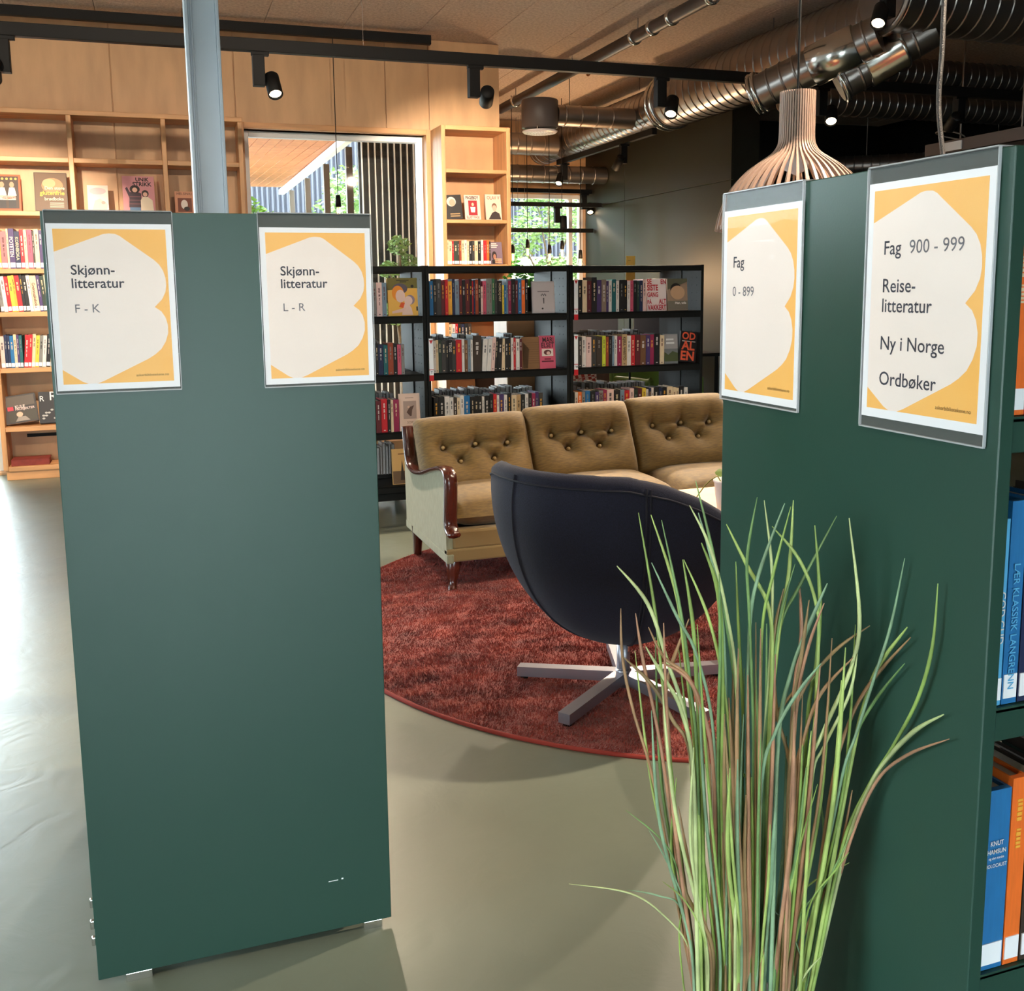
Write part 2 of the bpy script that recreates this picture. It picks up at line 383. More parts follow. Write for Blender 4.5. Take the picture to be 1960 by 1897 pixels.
for k in range(-110, 110):
    cx_, cy_ = .5-dy_*.13*k, 12.6+dx_*.13*k; lo, hi = -20.0, 20.0     # clip the board to the overhang
    for c_, d_, a_, b_ in ((cx_, dx_, -.3, 2.05), (cy_, dy_, 8.8, 16.6)):
        if abs(d_) > 1e-6:
            t0, t1 = sorted(((a_-c_)/d_, (b_-c_)/d_)); lo, hi = max(lo, t0), min(hi, t1)
    if hi-lo > .3: MB().box(lo, hi, -.061, .061, 0, .02).build('plank', M['soffitwood'], sof, (cx_, cy_, 3.0), (0, 0, ang))
colo = thing('roof_beam', 'white edge beam under the larch soffit outside', 'beam', (2.0, 13.5, 2.86))
MB().rbox(-.04, .04, -2.9, 3.4, .05, .13, .005).build('beam', M['white'], colo)
for px, py in ((557, 340), (587, 318), (623, 295), (666, 268)):
    q = at_z(px, py, 2.9); yy = q.y*2.0/q.x
    o = MB().rbox(-.035, .035, -.035, .035, 0, 2.88, .003).build('porch_post', mat('bronze_post', (84, 74, 64), .5), None, (2.0, yy, -.02))
    tag(o, 'slim bronze post carrying the roof overhang outside', 'post', 'porch posts in the courtyard')
sl = thing('batten_screen', 'black wall with thin white vertical battens outside the window', 'screen', (2.0, 9.9, 0))
MB().box(-.08, .6, .03, .08, 0, 2.98).build('backing', M['blackwall'], sl)
bt = MB().box(-.0055, .0055, 0, .03, 0, 2.98).mesh('batten')
for k in range(10): link('batten', bt, M['white'], sl, (-.05+.064*k, 0, 0))
cw = thing('corrugated_wall', 'dark corrugated metal wall across the courtyard behind the trees', 'wall', (0, 19, 0))
cw['kind'] = 'structure'
poly = []
for k in range(130):
    x = .6+.09*k; poly += [(x, 0), (x+.03, .05), (x+.06, .05), (x+.075, 0)]
b = MB(); n = len(poly)
b.add([(p, -q, 0) for p, q in poly]+[(p, -q, 4.2) for p, q in poly], [(i, i+1, n+i+1, n+i) for i in range(n-1)]); b.build('sheet', M['corr'], cw)
ow = MB().box(4.6, 9, 17.6, 17.8, 0, 1.95).build('courtyard_wall', mat('olive_board', (150, 142, 118), .7)); tag(ow, 'low olive boarded shed wall behind the far window', 'shed wall')
bh = MB().box(2.2, 2.9, 12.2, 13.4, -.02, 1.9).build('bin_store', mat('yellow_board', (226, 168, 76), .6)); tag(bh, 'yellow boarded bin store under the soffit outside', 'bin store')
def leaves(center, rad, n, size, m, parent, seed, squash=.8):
    rnd = random.Random(seed); b = MB()
    for _ in range(n):
        while True:
            p = Vector((rnd.uniform(-1, 1), rnd.uniform(-1, 1), rnd.uniform(-1, 1)))
            if .15 < p.length < 1: break
        # gather into sprays
        p = p.normalized()*(p.length**.6)
        c = Vector(center)+Vector((p.x*rad, p.y*rad, p.z*rad*squash+.12*rad*math.sin(7*p.x+5*p.y)))
        a = Vector((rnd.uniform(-1, 1), rnd.uniform(-1, 1), rnd.uniform(-.4, .4))).normalized()
        s = Vector((rnd.uniform(-1, 1), rnd.uniform(-1, 1), rnd.uniform(-1, 1))).cross(a).normalized()
        L = size*rnd.uniform(.6, 1.3)
        b.add([c-a*L, c+s*L*.4, c+a*L, c-s*L*.4], [(0, 1, 2, 3)])
    o = b.build('foliage', m, parent); o['kind'] = 'stuff'; return o
def tree(label, loc, blobs, m, seed, size=.06, n=900):
    t = thing('tree', label, 'tree', loc)
    h = max(c[2] for c in blobs)
    tr = MB(); tr.tube([(0, 0, 0), (.03, .02, h*.5), (0, 0, h*.95)], [.05, .035, .012], 8)
    for i, (x, y, z, r) in enumerate(blobs): tr.tube([(.02, .01, z*.55), (x*.6, y*.6, z*.85), (x, y, z)], [.02, .012, .005], 6)
    tr.build('trunk', M['bark'], t)
    for i, (x, y, z, r) in enumerate(blobs): leaves((x, y, z), r, n, size, m, t, seed+i)
    return t
tree('sunlit pale green tree behind the porch posts outside', (.9, 15.6, 0), [(0, 0, 1.9, .7), (-.7, .2, 2.1, .5), (.7, -.1, 2.0, .6), (.3, 0, 2.4, .45), (-.3, 0, 1.3, .6)], M['leafA'], 11)
tree('grey-green shrubby tree beside the corrugated wall outside', (3.0, 17.0, 0), [(0, 0, 2.3, .7), (.6, .1, 1.8, .6), (-.5, 0, 1.6, .6), (.2, 0, 3.0, .5)], M['leafC'], 31)
tree('bright green leafy tree close outside the far window', (4.15, 13.3, 0), [(0, 0, 1.5, .5), (-.25, 0, 2.1, .4), (.1, .2, 2.55, .35), (.3, 0, 1.75, .28), (-.1, 0, .9, .5)], M['leafB'], 51, .05, 1000)
tree('grey-green loose-branched tree in front of the corrugated wall', (6.1, 15.6, 0), [(0, 0, 2.5, .55), (-.5, .1, 2.2, .4), (.5, 0, 2.5, .5), (.1, 0, 1.6, .4), (-.25, 0, 3.0, .4), (.7, 0, 1.7, .4)], M['leafC'], 71, .05, 700)
tree('small green bush standing in for a reflection in the batten screen window', (2.2, 9.5, 0), [(0, 0, 1.78, .11), (.10, .05, 1.62, .10), (-.10, 0, 1.55, .10), (.05, 0, 1.38, .12), (-.05, 0, 1.15, .15)], M['leafC'], 91, .03, 160)  # leaf cluster set outside to imitate a reflection in the glass
M['roofing'] = M['corr']

# ================================================================== LEFT OAK BOOKCASE AND NARROW OAK BOOKCASE
ZS = [2.336, 1.955, 1.545, 1.235, .828, .395, .10]      # shelf top heights
T = .034
bc = thing('oak_bookcase', 'wide built-in oak bookcase against the plywood wall', 'bookcase', (0, 8.13, 0))
XS = [-1.117, -.525, .12, .673]
for i, x in enumerate(XS):
    MB().rbox(x-T/2, x+T/2, 0, .272, .075, 2.67-T, .003).build('side_panel' if i in (0, 3) else 'divider', M['oak'], bc)
MB().rbox(XS[0]-T/2, XS[3]+T/2, -.002, .272, 2.67-T, 2.67, .003).build('top_board', M['oakh'], bc)
for a, c in zip(XS, XS[1:]):
    for z in ZS: MB().rbox(a+T/2, c-T/2, .004, .272, z-T, z, .003).build('shelf', M['oakh'], bc)
    MB().rbox(a, c, .015, .035, 0, .073, .003).build('plinth', M['oakh'], bc)
MB().box(-.99, .6, .262, .270, .285, .31).build('cable_slot', M['trackblk'], bc)
nc = thing('narrow_oak_bookcase', 'narrow tall oak bookcase beside the window', 'bookcase', (2.225, 8.03, 0))
NW, ND = .585, .36
MB().rbox(0, T, 0, ND, .0, 2.665, .003).build('side_panel', M['oak'], nc)
MB().rbox(NW-T, NW, 0, ND, .0, 2.665, .003).build('side_panel', M['oak'], nc)
MB().rbox(T, NW-T, 0, ND, 2.665-T, 2.665, .003).build('top_board', M['oakh'], nc)
MB().box(T, NW-T, ND-.012, ND, .08, 2.63).build('back_panel', M['plyback'], nc)
NZ = [2.325, 1.925, 1.562, 1.20, .86, .48, .10]
for z in NZ: MB().rbox(T, NW-T, .003, ND-.012, z-.03, z, .003).build('shelf', M['oakh'], nc)

# ================================================================== BLACK BOOK RACKS (and the green ended ones)
ZR = [1.205, .86, .517, .19]
def rack(loc, width, label, mm, open_left=False, zs=ZR, lip=.042):
    """double-sided steel rack; local x 0..width, y 0..0.58"""
    t = thing('book_rack', label, 'book rack', loc)
    for x0, x1 in ((0, .02), (width-.02, width))[1 if open_left else 0:]:
        MB().rbox(x0, x1, 0, .285, .12, 1.5, .002).build('side_panel', mm, t)
        MB().rbox(x0, x1, .295, .58, .12, 1.5, .002).build('side_panel', mm, t)
        MB().rbox(x0-.006 if x0 else 0, x1 if x0 else x1+.02, .255, .325, .10, 1.49, .003).build('post', mm, t)
    for y0, y1 in ((0, .02), (.56, .58)): MB().rbox(.02, width-.02, y0, y1, 1.462, 1.497, .003).build('top_rail', mm, t)
    for z in zs:
        for y0, y1, lo in ((.002, .27, 0), (.31, .578, 1)):
            b = MB(); b.box(.021, width-.021, y0, y1, z-.006, z); yl = y0 if not lo else y1-.012
            b.rbox(.021, width-.021, yl, yl+.012, z-lip, z-.001, .002)
            b.build('shelf', mm, t)
    MB().rbox(.02, width-.02, .02, .56, .10, .145, .003).build('base', mm, t)
    for x in (.10, width-.10):
        for y in (.07, .51):
            c = MB(); c.lathe([(.0, -.012), (.045, -.012), (.05, 0), (.045, .012), (0, .012)], 20, (x, y, .05), 'X')
            w = c.build('castor', mat('castor_rubber', (36, 34, 34), .6), t)
            f = MB(); f.box(x-.022, x+.022, y-.018, y+.018, .085, .10).box(x-.022, x-.018, y-.02, y+.02, .05, .09).box(x+.018, x+.022, y-.02, y+.02, .05, .09)
            f.tube([(x-.024, y, .05), (x+.024, y, .05)], .008, 8); f.build('fork', M['chrome'], w)
    # perforation holes on the inner faces
    h = MB()
    for z in [.22+.05*k for k in range(25)]:
        for y in (.06, .12, .20): h.box(width-.0215, width-.0199, y-.003, y+.003, z-.003, z+.003)
    h.build('perforations', M['trackblk'], t)['kind'] = 'stuff'
    return t
RX = [.590, 1.508, 2.430, 3.352]
racks = [rack((RX[0], 5.85, 0), RX[1]-RX[0]-.003, 'black steel book rack bay holding the yellow face-out picture book', M['black']),
         rack((RX[1], 5.85, 0), RX[2]-RX[1]-.003, 'middle bay of black steel rack, holding the pink face-out book', M['black']),
         rack((RX[2], 5.85, 0), RX[3]-RX[2]+.02, 'black steel book rack bay nearest the dark partition', M['black'])]

# ------------------------------------------------------------------ books
UC = MB(); UC.box(-.5, .5, 0, .05, 0, 1).box(-.5, -.40, .05, 1, 0, 1).box(.40, .5, .05, 1, 0, 1); UCm = UC.mesh('book')
UPm = MB().box(-.40, .40, .05, .97, .012, .978).mesh('pages')
USm = MB().box(-.44, .44, -.008, 0, .03, .15).mesh('shelf_sticker')
UMm = MB().box(-.16, .16, -.008, 0, .05, .072).mesh('publisher_mark')
UT = []
for v in range(6):
    rnd = random.Random(v); b = MB(); z = .90-.1*rnd.random(); w = .11+.09*rnd.random()
    for word in range(rnd.randint(2, 4)):
        for k in range(rnd.randint(3, 7)):
            hgt = rnd.uniform(.010, .022)
            b.box(-w*rnd.uniform(.7, 1), w*rnd.uniform(.7, 1), -.006, 0, z-hgt, z); z -= hgt+.007
            if z < .3: break
        z -= .035
        if z < .3: break
        if word == 1: w *= .6
    UT.append(b.mesh('spine_title'))
LIGHTK = {'wh', 'cr', 'pw', 'yl', 'am', 'tn', 'gy', 'gb', 'lm', 'sk', 'pk', 'ro'}
NB = [0]
def book(cx, y, z, w, h, d, key, label, group, lean=0, title=None, tkey=None, back=False, sticker=None, rng=random):
    NB[0] += 1
    o = link('book', UCm, bmat(key), None, (cx, y, z), (0, lean, PI if back else 0), (w, d, h))
    tag(o, label, 'book', group)
    link('pages', UPm, M['paper'], o)
    tk = tkey or (rng.choice(['ink', 'bk', 'mr']) if key in LIGHTK else rng.choice(['wh', 'wh', 'cr', 'gy', 'am']))
    tm = M['ink'] if tk == 'ink' else bmat(tk)
    if title:
        me, x0, x1 = text_mesh(title[0], .01)
        L = title[1]*h/(x1-x0)                     # metres per text unit
        L = min(L, w*1.02)
        t = link('spine_title', me, tm, o, (-.36*L/w, -.012, title[2] if len(title) > 2 else .93))
        t.rotation_euler = (PI/2, PI/2, 0)
        t.scale = (L/h, L/w, 1)                    # undo the stretch of the cover: text x runs down z, text y runs across x
    else:
        link('spine_title', rng.choice(UT), tm, o)
    if sticker: link('shelf_sticker', USm, M['sheet'], o)
    elif sticker is None and rng.random() < .6: link('publisher_mark', UMm, tm, o)
    return o
def row(desc, group, z, y, px0, px1, py, spec, hmax, d=.14, titles={}, leans={}, plane=None, seed=1, x0=None, x1=None, sticker=None):
    rng = random.Random(seed)
    tk = spec.split(); ws = [float(t[2:].rstrip('sSm')) for t in tk]; tot = sum(ws)
    if x0 is None: x0 = at_y(px0, py, y).x; x1 = at_y(px1, py, y).x
    x = x0; names = [PAL[t[:2]][0] for t in tk]; outp = []
    for i, t in enumerate(tk):
        w = ws[i]/tot*(x1-x0); key = t[:2]
        h = hmax*(rng.uniform(.93, 1.0)); h = hmax*rng.uniform(.78, .83) if t[-1] == 's' else (hmax*1.06 if t[-1] == 'S' else h)
        sz = 'slim' if w < .018 else ('thick' if w > .034 else '')
        if t[-1] == 's': sz = ('short '+sz).strip()
        if i == 0: rel = 'at the head of'
        elif i == len(tk)-1: rel = 'last in'
        else: rel = None
        if rel: lab = f'{sz} {names[i]} book {rel} {desc}'
        else: lab = f'{sz} {names[i]} book between {names[i-1]} and {names[i+1]}, {desc}'
        lab = ' '.join(lab.split())
        le = leans.get(i, 0)
        outp.append(book(x+w/2, y+rng.uniform(0, .008), z+.001, w*.95, h, d*rng.uniform(.93, 1.03), key, lab, group, le, titles.get(i), rng=rng, sticker=sticker))
        x += w
    return outp
G1 = 'upright books in the black racks'
Ym = 5.868
row('middle rack top row', G1, 1.206, Ym, 823, 1011, 590, 'bl7 bk6 dg9 mr7 rd6 am8 nv5 gb8 mr6 bk6 mr8 bk5 rd3 nv3 rs6 bk5 pw4s pk7 gy6 gy5 gr5 dg6 bk9 yl4s bl4s gb4 mg6 bk8 mr5 bl7 og7 bk6', .215,
    titles={22: ('NORDQVIST', .55)}, seed=3)
row('middle rack second row', G1, .861, Ym, 830, 1000, 700, 'wh5 cr5 gd6 dg8 bk5 bk7 dg7 rd11 wh5 br6 gb6 wh4 db17S wh9 wh8 pw7 bk6 bk8 cr7 bk7 bk5 wh5 rd5 wh7 mr5', .205,
    titles={5: ('TEIGE', .35)}, leans={13: .06, 14: .07, 15: .07, 16: .06, 17: .05, 18: .03}, seed=4)
row('middle rack third row', G1, .518, Ym, 831, 1040, 790, 'bk8 bk9 wh8 wh6 db6 cr5 wh6 bl10 bk7 bk6 bk6 wh4 bk8 bk6 rd6 wh4 pu8 wh5 bk7 cr9 tn7 bk7 wh5 bk6 mg6 pu6 dg7', .20, seed=5)
row('partition rack top row', G1, 1.206, Ym, 1107, 1237, 590, 'bk8 cr9 mr9 bk10S pu9 tp9 pu5 wh6 te8 wh6 bk9 bk7 wh6 pk6 bk7 gd5 nv6 pw7', .205,
    seed=6)
row('partition rack second row', G1, .861, Ym, 1107, 1272, 690, 'dg7 wh8 pw10 dg9 db11 lm7 rs5 bk7 gb4 wh6 mg8 tn10 wh8 rd8 mr10 br11 pu8 mg8 bk11 cr9', .20,
    titles={11: ('KJELL WESTÖ', .75)}, seed=7)
row('partition rack third row', G1, .518, Ym, 1101, 1316, 770, 'wh6 og7 gy6 bl9 bk9 pu7 gy8 mg7 pw13 bk12 gb8 rd10 pw8 gd8 mr8 yl7 wh5 nv5 wh5 bk10 nv7 bk9 cr11 cr6 cr6 bk10 wh7', .195,
    titles={6: ('JOR', .4)}, seed=8)
row('picture-book rack top row', G1, 1.206, Ym, 714, 741, 590, 'gy7 pw10 gb8', .205, seed=9)
row('picture-book rack second row', G1, .861, Ym, 700, 775, 700, 'nv8 te5 wh5 bk5 nv9 te8 rs10 bk7 pk7 gy6', .19, seed=10)
row('picture-book rack third row', G1, .518, Ym, 704, 765, 815, 'bk9 db7 mr10 rd12 bk6 cr5 mg11', .20, seed=11)
G2 = 'upright books in the wide oak bookcase'
Yb = 8.16
row('wide oak bookcase upper row', G2, 1.546, Yb, -2, 90, 490, 'am4 ro12 cr4 pu11 nv10 rd8 cr6 pk10 db4 cr9 pu7 gb7', .285, .20,
    titles={3: ('POTETEN', .5, .8), 4: ('KORNBOKA', .62, .85)}, seed=12, sticker=True)
row('wide oak bookcase second row', G2, 1.236, Yb, 0, 97, 570, 'gy8 wh9 rd9 yl9 am6 rd11 bk7 bk9 wh8 cr15 pu8 gd10 cr8', .27, .20,
    titles={9: ('Grønnsaksboka', .7, .8)}, leans={i: -.07 for i in range(13)}, seed=13, sticker=True)
row('wide oak bookcase third row', G2, .829, Yb, 1, 101, 680, 'pw10 nv7 nv6 bl9 cr7 pu6 te7 rd10 rd8 cr8 yl9 gy8 wh9 bk10 cr8', .245, .20, leans={i: .10 for i in range(7, 15)}, seed=14, sticker=True)
G3 = 'upright books in the narrow oak bookcase'
row('narrow oak bookcase upper row', G3, 1.563, 8.06, 856, 940, 490, 'cr4 cr8 rd4 gd9 db4 rs5 cr7 wh6 cr5 bk7 dg6 cr8 bk7 wh6 rd8 og6 db4', .20, .15, seed=15, sticker=True)
row('narrow oak bookcase middle row', G3, 1.201, 8.06, 856, 931, 640, 'cr6 pw7 gd4 bk4 cr9 pw7 cr11 cr11 cr9 tn6 bk8', .20, .15, seed=16)
row('narrow oak bookcase lower row', G3, .861, 8.06, 856, 905, 740, 'mr5 cr9 wh8 rd6 bk8 nv7 bk9 db8', .22, .15, seed=17)
# the rest of the books: far sides of the racks (fore-edges and tops show) and shelves the panels hide
b = MB(); bi = []
rnd = random.Random(21)
def fill(o, along, out, length, z, hh, keys, spine=True):
    """upright books from o along a direction; 'out' points from the shelf to the reader"""
    o, al, ou = Vector(o), Vector(along), Vector(out); x = 0
    while x < length:
        w = rnd.uniform(.014, .034); h = hh*rnd.uniform(.88, 1.05); dd = rnd.uniform(.12, .155); mi = rnd.choice(keys)
        parts_ = [(0, .0025, 0, dd, 0, h, mi), (w-.0035, w-.001, 0, dd, 0, h, mi), (.0025, w-.0035, .004, dd-.004, .003, h-.004, 0)]
        if spine: parts_.append((0, w-.001, dd-.004, dd, 0, h, mi))
        for (a0, a1, d0, d1, z0, z1, k) in parts_:
            vs = [o+al*(x+p)+ou*q+Vector((0, 0, z+r_)) for r_ in (z0, z1) for q in (d0, d1) for p in (a0, a1)]
            b.add(vs, [(0, 2, 3, 1), (4, 5, 7, 6), (0, 1, 5, 4), (2, 6, 7, 3), (0, 4, 6, 2), (1, 3, 7, 5)]); bi.extend([k]*6)
        x += w
for z, x0, x1, hh in [(1.206, 1.55, 2.1, .205), (.861, .65, 1.30, .205), (.861, 1.56, 2.25, .205), (.861, 2.48, 3.12, .205), (.518, .65, 1.38, .20), (.518, 1.56, 2.32, .20), (.518, 2.48, 3.14, .20), (.191, .65, 1.36, .20), (1.206, 2.5, 2.9, .2)]:
    fill((x0, 6.265, 0), (1, 0, 0), (0, 1, 0), x1-x0, z, hh, [1, 1, 2, 3])
ALLK = [1, 2, 3, 4, 5, 6, 7]
for z in ZR[:3]:
    fill((.63, 6.02, 0), (1, 0, 0), (0, -1, 0), .50, z, .20, ALLK)                                       # hidden end of the picture-book rack
    fill((-.015, 2.06, 0), (0, 1, 0), (-1, 0, 0), .78, z, .21, ALLK); fill((.235, 2.06, 0), (0, 1, 0), (1, 0, 0), .78, z, .21, ALLK)   # rack behind the fiction panel
    fill((1.03, 1.04, 0), (1, 0, 0), (0, -1, 0), .66, z, .22, ALLK)                                      # rack behind the non-fiction panel
for z in ZS[2:5]:
    fill((-.48, 8.33, 0), (1, 0, 0), (0, -1, 0), .45, z, .22, ALLK); fill((.16, 8.33, 0), (1, 0, 0), (0, -1, 0), .38, z, .22, ALLK)
me = b.mesh('further_books')
fb = link('further_books', me, M['pagegrey'])
for k in ('gy', 'db', 'tp', 'nv', 'mr', 'cr', 'gd'): me.materials.append(bmat(k))
for p, i in zip(me.polygons, bi): p.material_index = i
fb['kind'] = 'stuff'; tag(fb, 'page edges of the books shelved on far sides of the racks', 'books')

# ------------------------------------------------------------------ face-out books
def faceout(px0, px1, py_base, y, z, h, key_rgb, label, group, tilt=.18, thick=.018, yaw=0, roll=0, name='display_book', x0=None, x1=None):
    if x0 is None: x0 = at_y(px0, py_base, y).x; x1 = at_y(px1, py_base, y).x
    w = x1-x0
    o = MB().rbox(-w/2, w/2, 0, .0025, 0, h, .0008).box(-w/2, w/2, thick-.002, thick, 0, h).box(-w/2, -w/2+.002, .001, thick, 0, h).build(
        name, cmat(key_rgb), None, ((x0+x1)/2, y, z+thick*math.sin(tilt)+w/2*abs(math.sin(roll))+.0005), (-tilt, roll, yaw))
    tag(o, label, 'book', group)
    MB().box(-w/2+.002, w/2-.003, .0025, thick-.002, .003, h-.003).build('pages', M['paper'], o)
    o['w'] = w; o['h'] = h
    return o
def art(o, name, poly, rgb, lift=.0006):
    """flat print on the cover: polygon in (u right, v up) fractions"""
    w, h = o['w'], o['h']
    b = MB(); b.add([((u-.5)*w, -lift, v*h) for u, v in poly], [tuple(range(len(poly)))]); return b.build(name, cmat(rgb), o)
def rect(u0, v0, u1, v1): return [(u0, v0), (u1, v0), (u1, v1), (u0, v1)]
def oval(cu, cv, ru, rv, n=18, a0=0, a1=2*PI): return [(cu+ru*math.cos(a0+(a1-a0)*k/n), cv+rv*math.sin(a0+(a1-a0)*k/n)) for k in range(n)]
def print_text(o, s, u, v, width, rgb, bold=0, lift=.0012, squeeze=1):
    w, h = o['w'], o['h']; me, x0, x1 = text_mesh(s, bold); k = width*w/(x1-x0)
    return link('lettering', me, cmat(rgb), o, ((u-.5)*w-x0*k, -lift, v*h), (PI/2, 0, 0), (k, k*squeeze, k))
G4 = 'face-out books in the wide oak bookcase'
yf = 8.22
c = faceout(-8, 42, 404, yf, 1.957, .265, (196, 84, 40), 'orange cookbook with two aproned cooks, face-out in the oak bookcase', G4)
art(c, 'photo', rect(.06, .06, .92, .95), (58, 42, 34)); art(c, 'band', rect(.06, .30, .80, .42), (236, 226, 212)); print_text(c, 'OLEMAT!', .28, .32, .5, (204, 66, 24), .02)
for u in (.28, .66):
    art(c, 'portrait', oval(u, .72, .09, .08), (196, 140, 110), .0009); art(c, 'portrait', [(u-.17, .42), (u+.17, .42), (u+.10, .64), (u-.10, .64)], (230, 224, 218), .0009); art(c, 'apron', rect(u-.14, .08, u+.14, .30), (40, 38, 42), .0009)
for k in range(5): art(c, 'dish', oval(.14+.17*k, .88, .05, .035), (206, 160, 80), .0009)
c = faceout(68, 131, 404, yf, 1.957, .285, (74, 56, 40), 'dark baking book with a bread photo, face-out in the oak bookcase', G4, thick=.026)
art(c, 'photo', rect(.03, .02, .98, .98), (96, 70, 48)); art(c, 'loaf', oval(.55, .66, .33, .2), (168, 118, 78), .0009); art(c, 'loaf', oval(.45, .72, .2, .12), (198, 150, 106), .001)
print_text(c, 'Den store', .32, .56, .6, (236, 206, 180), .01); print_text(c, 'glutenfrie', .16, .42, .75, (232, 190, 50), .01); print_text(c, 'brødboka', .30, .28, .58, (236, 206, 180), .01)
for k in range(3): art(c, 'blurb', rect(.45, .10+.05*k, .88, .12+.05*k), (190, 170, 150), .0009)
c = faceout(169, 209, 404, yf, 1.957, .20, (232, 202, 190), 'pale pencil-drawn knitwear book, face-out in the oak bookcase', G4)
art(c, 'sketch', oval(.5, .78, .4, .13), (190, 168, 170)); art(c, 'sketch', [(.2, .05), (.35, .42), (.6, .5), (.95, .3), (.9, .05)], (214, 178, 164)); art(c, 'sketch', oval(.75, .35, .1, .06), (176, 140, 130), .0009)
c = faceout(237, 298, 404, yf, 1.957, .275, (206, 140, 146), 'pink knitting book with two women in jumpers, face-out in the oak bookcase', G4)
print_text(c, 'UNIK', .42, .86, .42, (40, 30, 36), .03); print_text(c, 'STRIKK', .32, .73, .6, (40, 30, 36), .03)
art(c, 'hair', oval(.38, .64, .16, .11), (40, 28, 28), .0009); art(c, 'face', oval(.38, .62, .08, .065), (226, 180, 160), .0012)
art(c, 'sweater', [(.18, .14), (.56, .14), (.58, .52), (.48, .56), (.22, .56), (.14, .70), (.08, .66), (.2, .40)], (66, 46, 60), .0009)
for k in range(3): art(c, 'stripe', rect(.2, .22+.1*k, .55, .25+.1*k), (120, 74, 82), .0012)
art(c, 'hair', oval(.70, .52, .11, .10), (48, 32, 30), .0013); art(c, 'face', oval(.70, .50, .07, .06), (226, 180, 160), .0016); art(c, 'sweater', [(.55, .03), (.95, .03), (.92, .34), (.78, .43), (.62, .43), (.55, .34)], (232, 214, 190), .0014); art(c, 'jeans', rect(.2, .02, .54, .14), (92, 124, 160), .0009)
c = faceout(336, 372, 406, yf, 1.957, .165, (214, 150, 118), 'small salmon guidebook with a bird picture, face-out in the oak bookcase', G4)
print_text(c, 'HELSINKI', .12, .84, .78, (90, 60, 50), .0); art(c, 'picture', rect(.15, .05, .9, .7), (120, 62, 44)); art(c, 'bird', oval(.5, .4, .18, .22), (226, 214, 204), .0009); art(c, 'bird', oval(.62, .2, .16, .1), (40, 34, 34), .0011)
c = faceout(12, 75, 808, 8.20, .397, .215, (46, 40, 42), 'dark activity book with a child photo, leaning face-out in the oak bookcase', G4, tilt=.35, thick=.03, roll=-.12)
art(c, 'photo', rect(.12, .05, .97, .42), (54, 50, 40)); art(c, 'child', oval(.45, .3, .1, .09), (222, 176, 150), .0009); art(c, 'child', [(.3, .06), (.75, .06), (.62, .22), (.4, .22)], (150, 140, 130), .0009)
art(c, 'photo', rect(.05, .6, .95, .95), (84, 74, 66)); art(c, 'tab', rect(.1, .46, .28, .60), (206, 46, 70), .0009); print_text(c, 'KULE', .34, .53, .3, (236, 210, 204), .02); print_text(c, 'PROSJEKTER', .34, .45, .6, (236, 210, 204), .01)
c = faceout(76, 118, 808, 8.20, .397, .235, (34, 34, 40), 'black illustrated book leaning next to the child-photo book', G4, tilt=.2, thick=.05)
print_text(c, 'R', .52, .72, .34, (230, 230, 230), .0); print_text(c, 'R', .06, .70, .2, (230, 230, 230), .0)
for k in range(7): art(c, 'sketch', oval(.2+.13*(k % 5), .15+.09*(k % 4), .07, .03), (180, 178, 176), .0009)
fbk = thing('flat_book', 'worn dark red book lying flat on the bottom shelf of the oak bookcase', 'book', (-.955, 8.17, .101))
MB().rbox(-.13, .13, 0, .17, 0, .004, .001).rbox(-.13, .13, 0, .17, .04, .045, .001).rbox(-.13, .13, 0, .006, .002, .043, .001).build('cover', mat('worn_red', (132, 52, 44), .7, var=.15, vscale=20), fbk)
MB().box(-.125, .125, .006, .165, .004, .04).build('pages', mat('red_pages', (150, 74, 60), .8), fbk)
G5 = 'face-out books in the narrow oak bookcase'
c = faceout(853, 887, 418, 8.12, 1.926, .20, (34, 28, 28), 'black cover with a laughing white-haired man, in the narrow bookcase', G5, roll=-.05)
art(c, 'portrait', oval(.42, .72, .26, .2), (226, 206, 196)); art(c, 'portrait', oval(.47, .68, .17, .15), (214, 160, 136), .0009); art(c, 'jacket', [(.3, .28), (.98, .2), (.95, .6), (.6, .58)], (26, 22, 24), .001)
for k in range(2): art(c, 'title', rect(.3, .10+.09*k, .85, .15+.09*k), (170, 140, 96), .0012)
c = faceout(891, 921, 418, 8.12, 1.926, .205, (226, 206, 190), 'cream cover with a red portrait block, in the narrow bookcase', G5)
art(c, 'photo', rect(.24, .18, .80, .78), (164, 30, 40)); art(c, 'portrait', oval(.52, .62, .08, .07), (224, 178, 156), .0009); art(c, 'portrait', [(.4, .3), (.64, .3), (.68, .52), (.36, .52)], (232, 224, 220), .0009)
print_text(c, 'PAGEBOY', .10, .83, .8, (66, 20, 26), .03, squeeze=1.6); print_text(c, 'ELLIOT PAGE', .10, .05, .8, (120, 26, 30), .02, squeeze=1.6)
c = faceout(931, 961, 418, 8.12, 1.926, .215, (230, 196, 178), 'pale pink cover with a boy portrait, in the narrow bookcase', G5)
print_text(c, 'OLAV V', .12, .80, .8, (150, 96, 70), .01, squeeze=1.3); art(c, 'portrait', oval(.56, .52, .16, .14), (120, 82, 62)); art(c, 'portrait', oval(.56, .46, .14, .12), (214, 168, 146), .0009); art(c, 'jacket', [(.15, .02), (.95, .02), (.85, .26), (.6, .34), (.4, .28)], (54, 44, 44), .001)
c = faceout(940, 963, 505, 8.09, 1.563, .185, (126, 106, 124), 'mauve cover with a dark-haired singer, in the narrow bookcase', G5)
art(c, 'portrait', oval(.32, .38, .2, .2), (44, 30, 30)); art(c, 'portrait', oval(.34, .33, .12, .13), (176, 120, 96), .0009); art(c, 'jacket', rect(.1, .02, .6, .2), (32, 28, 32), .0009)
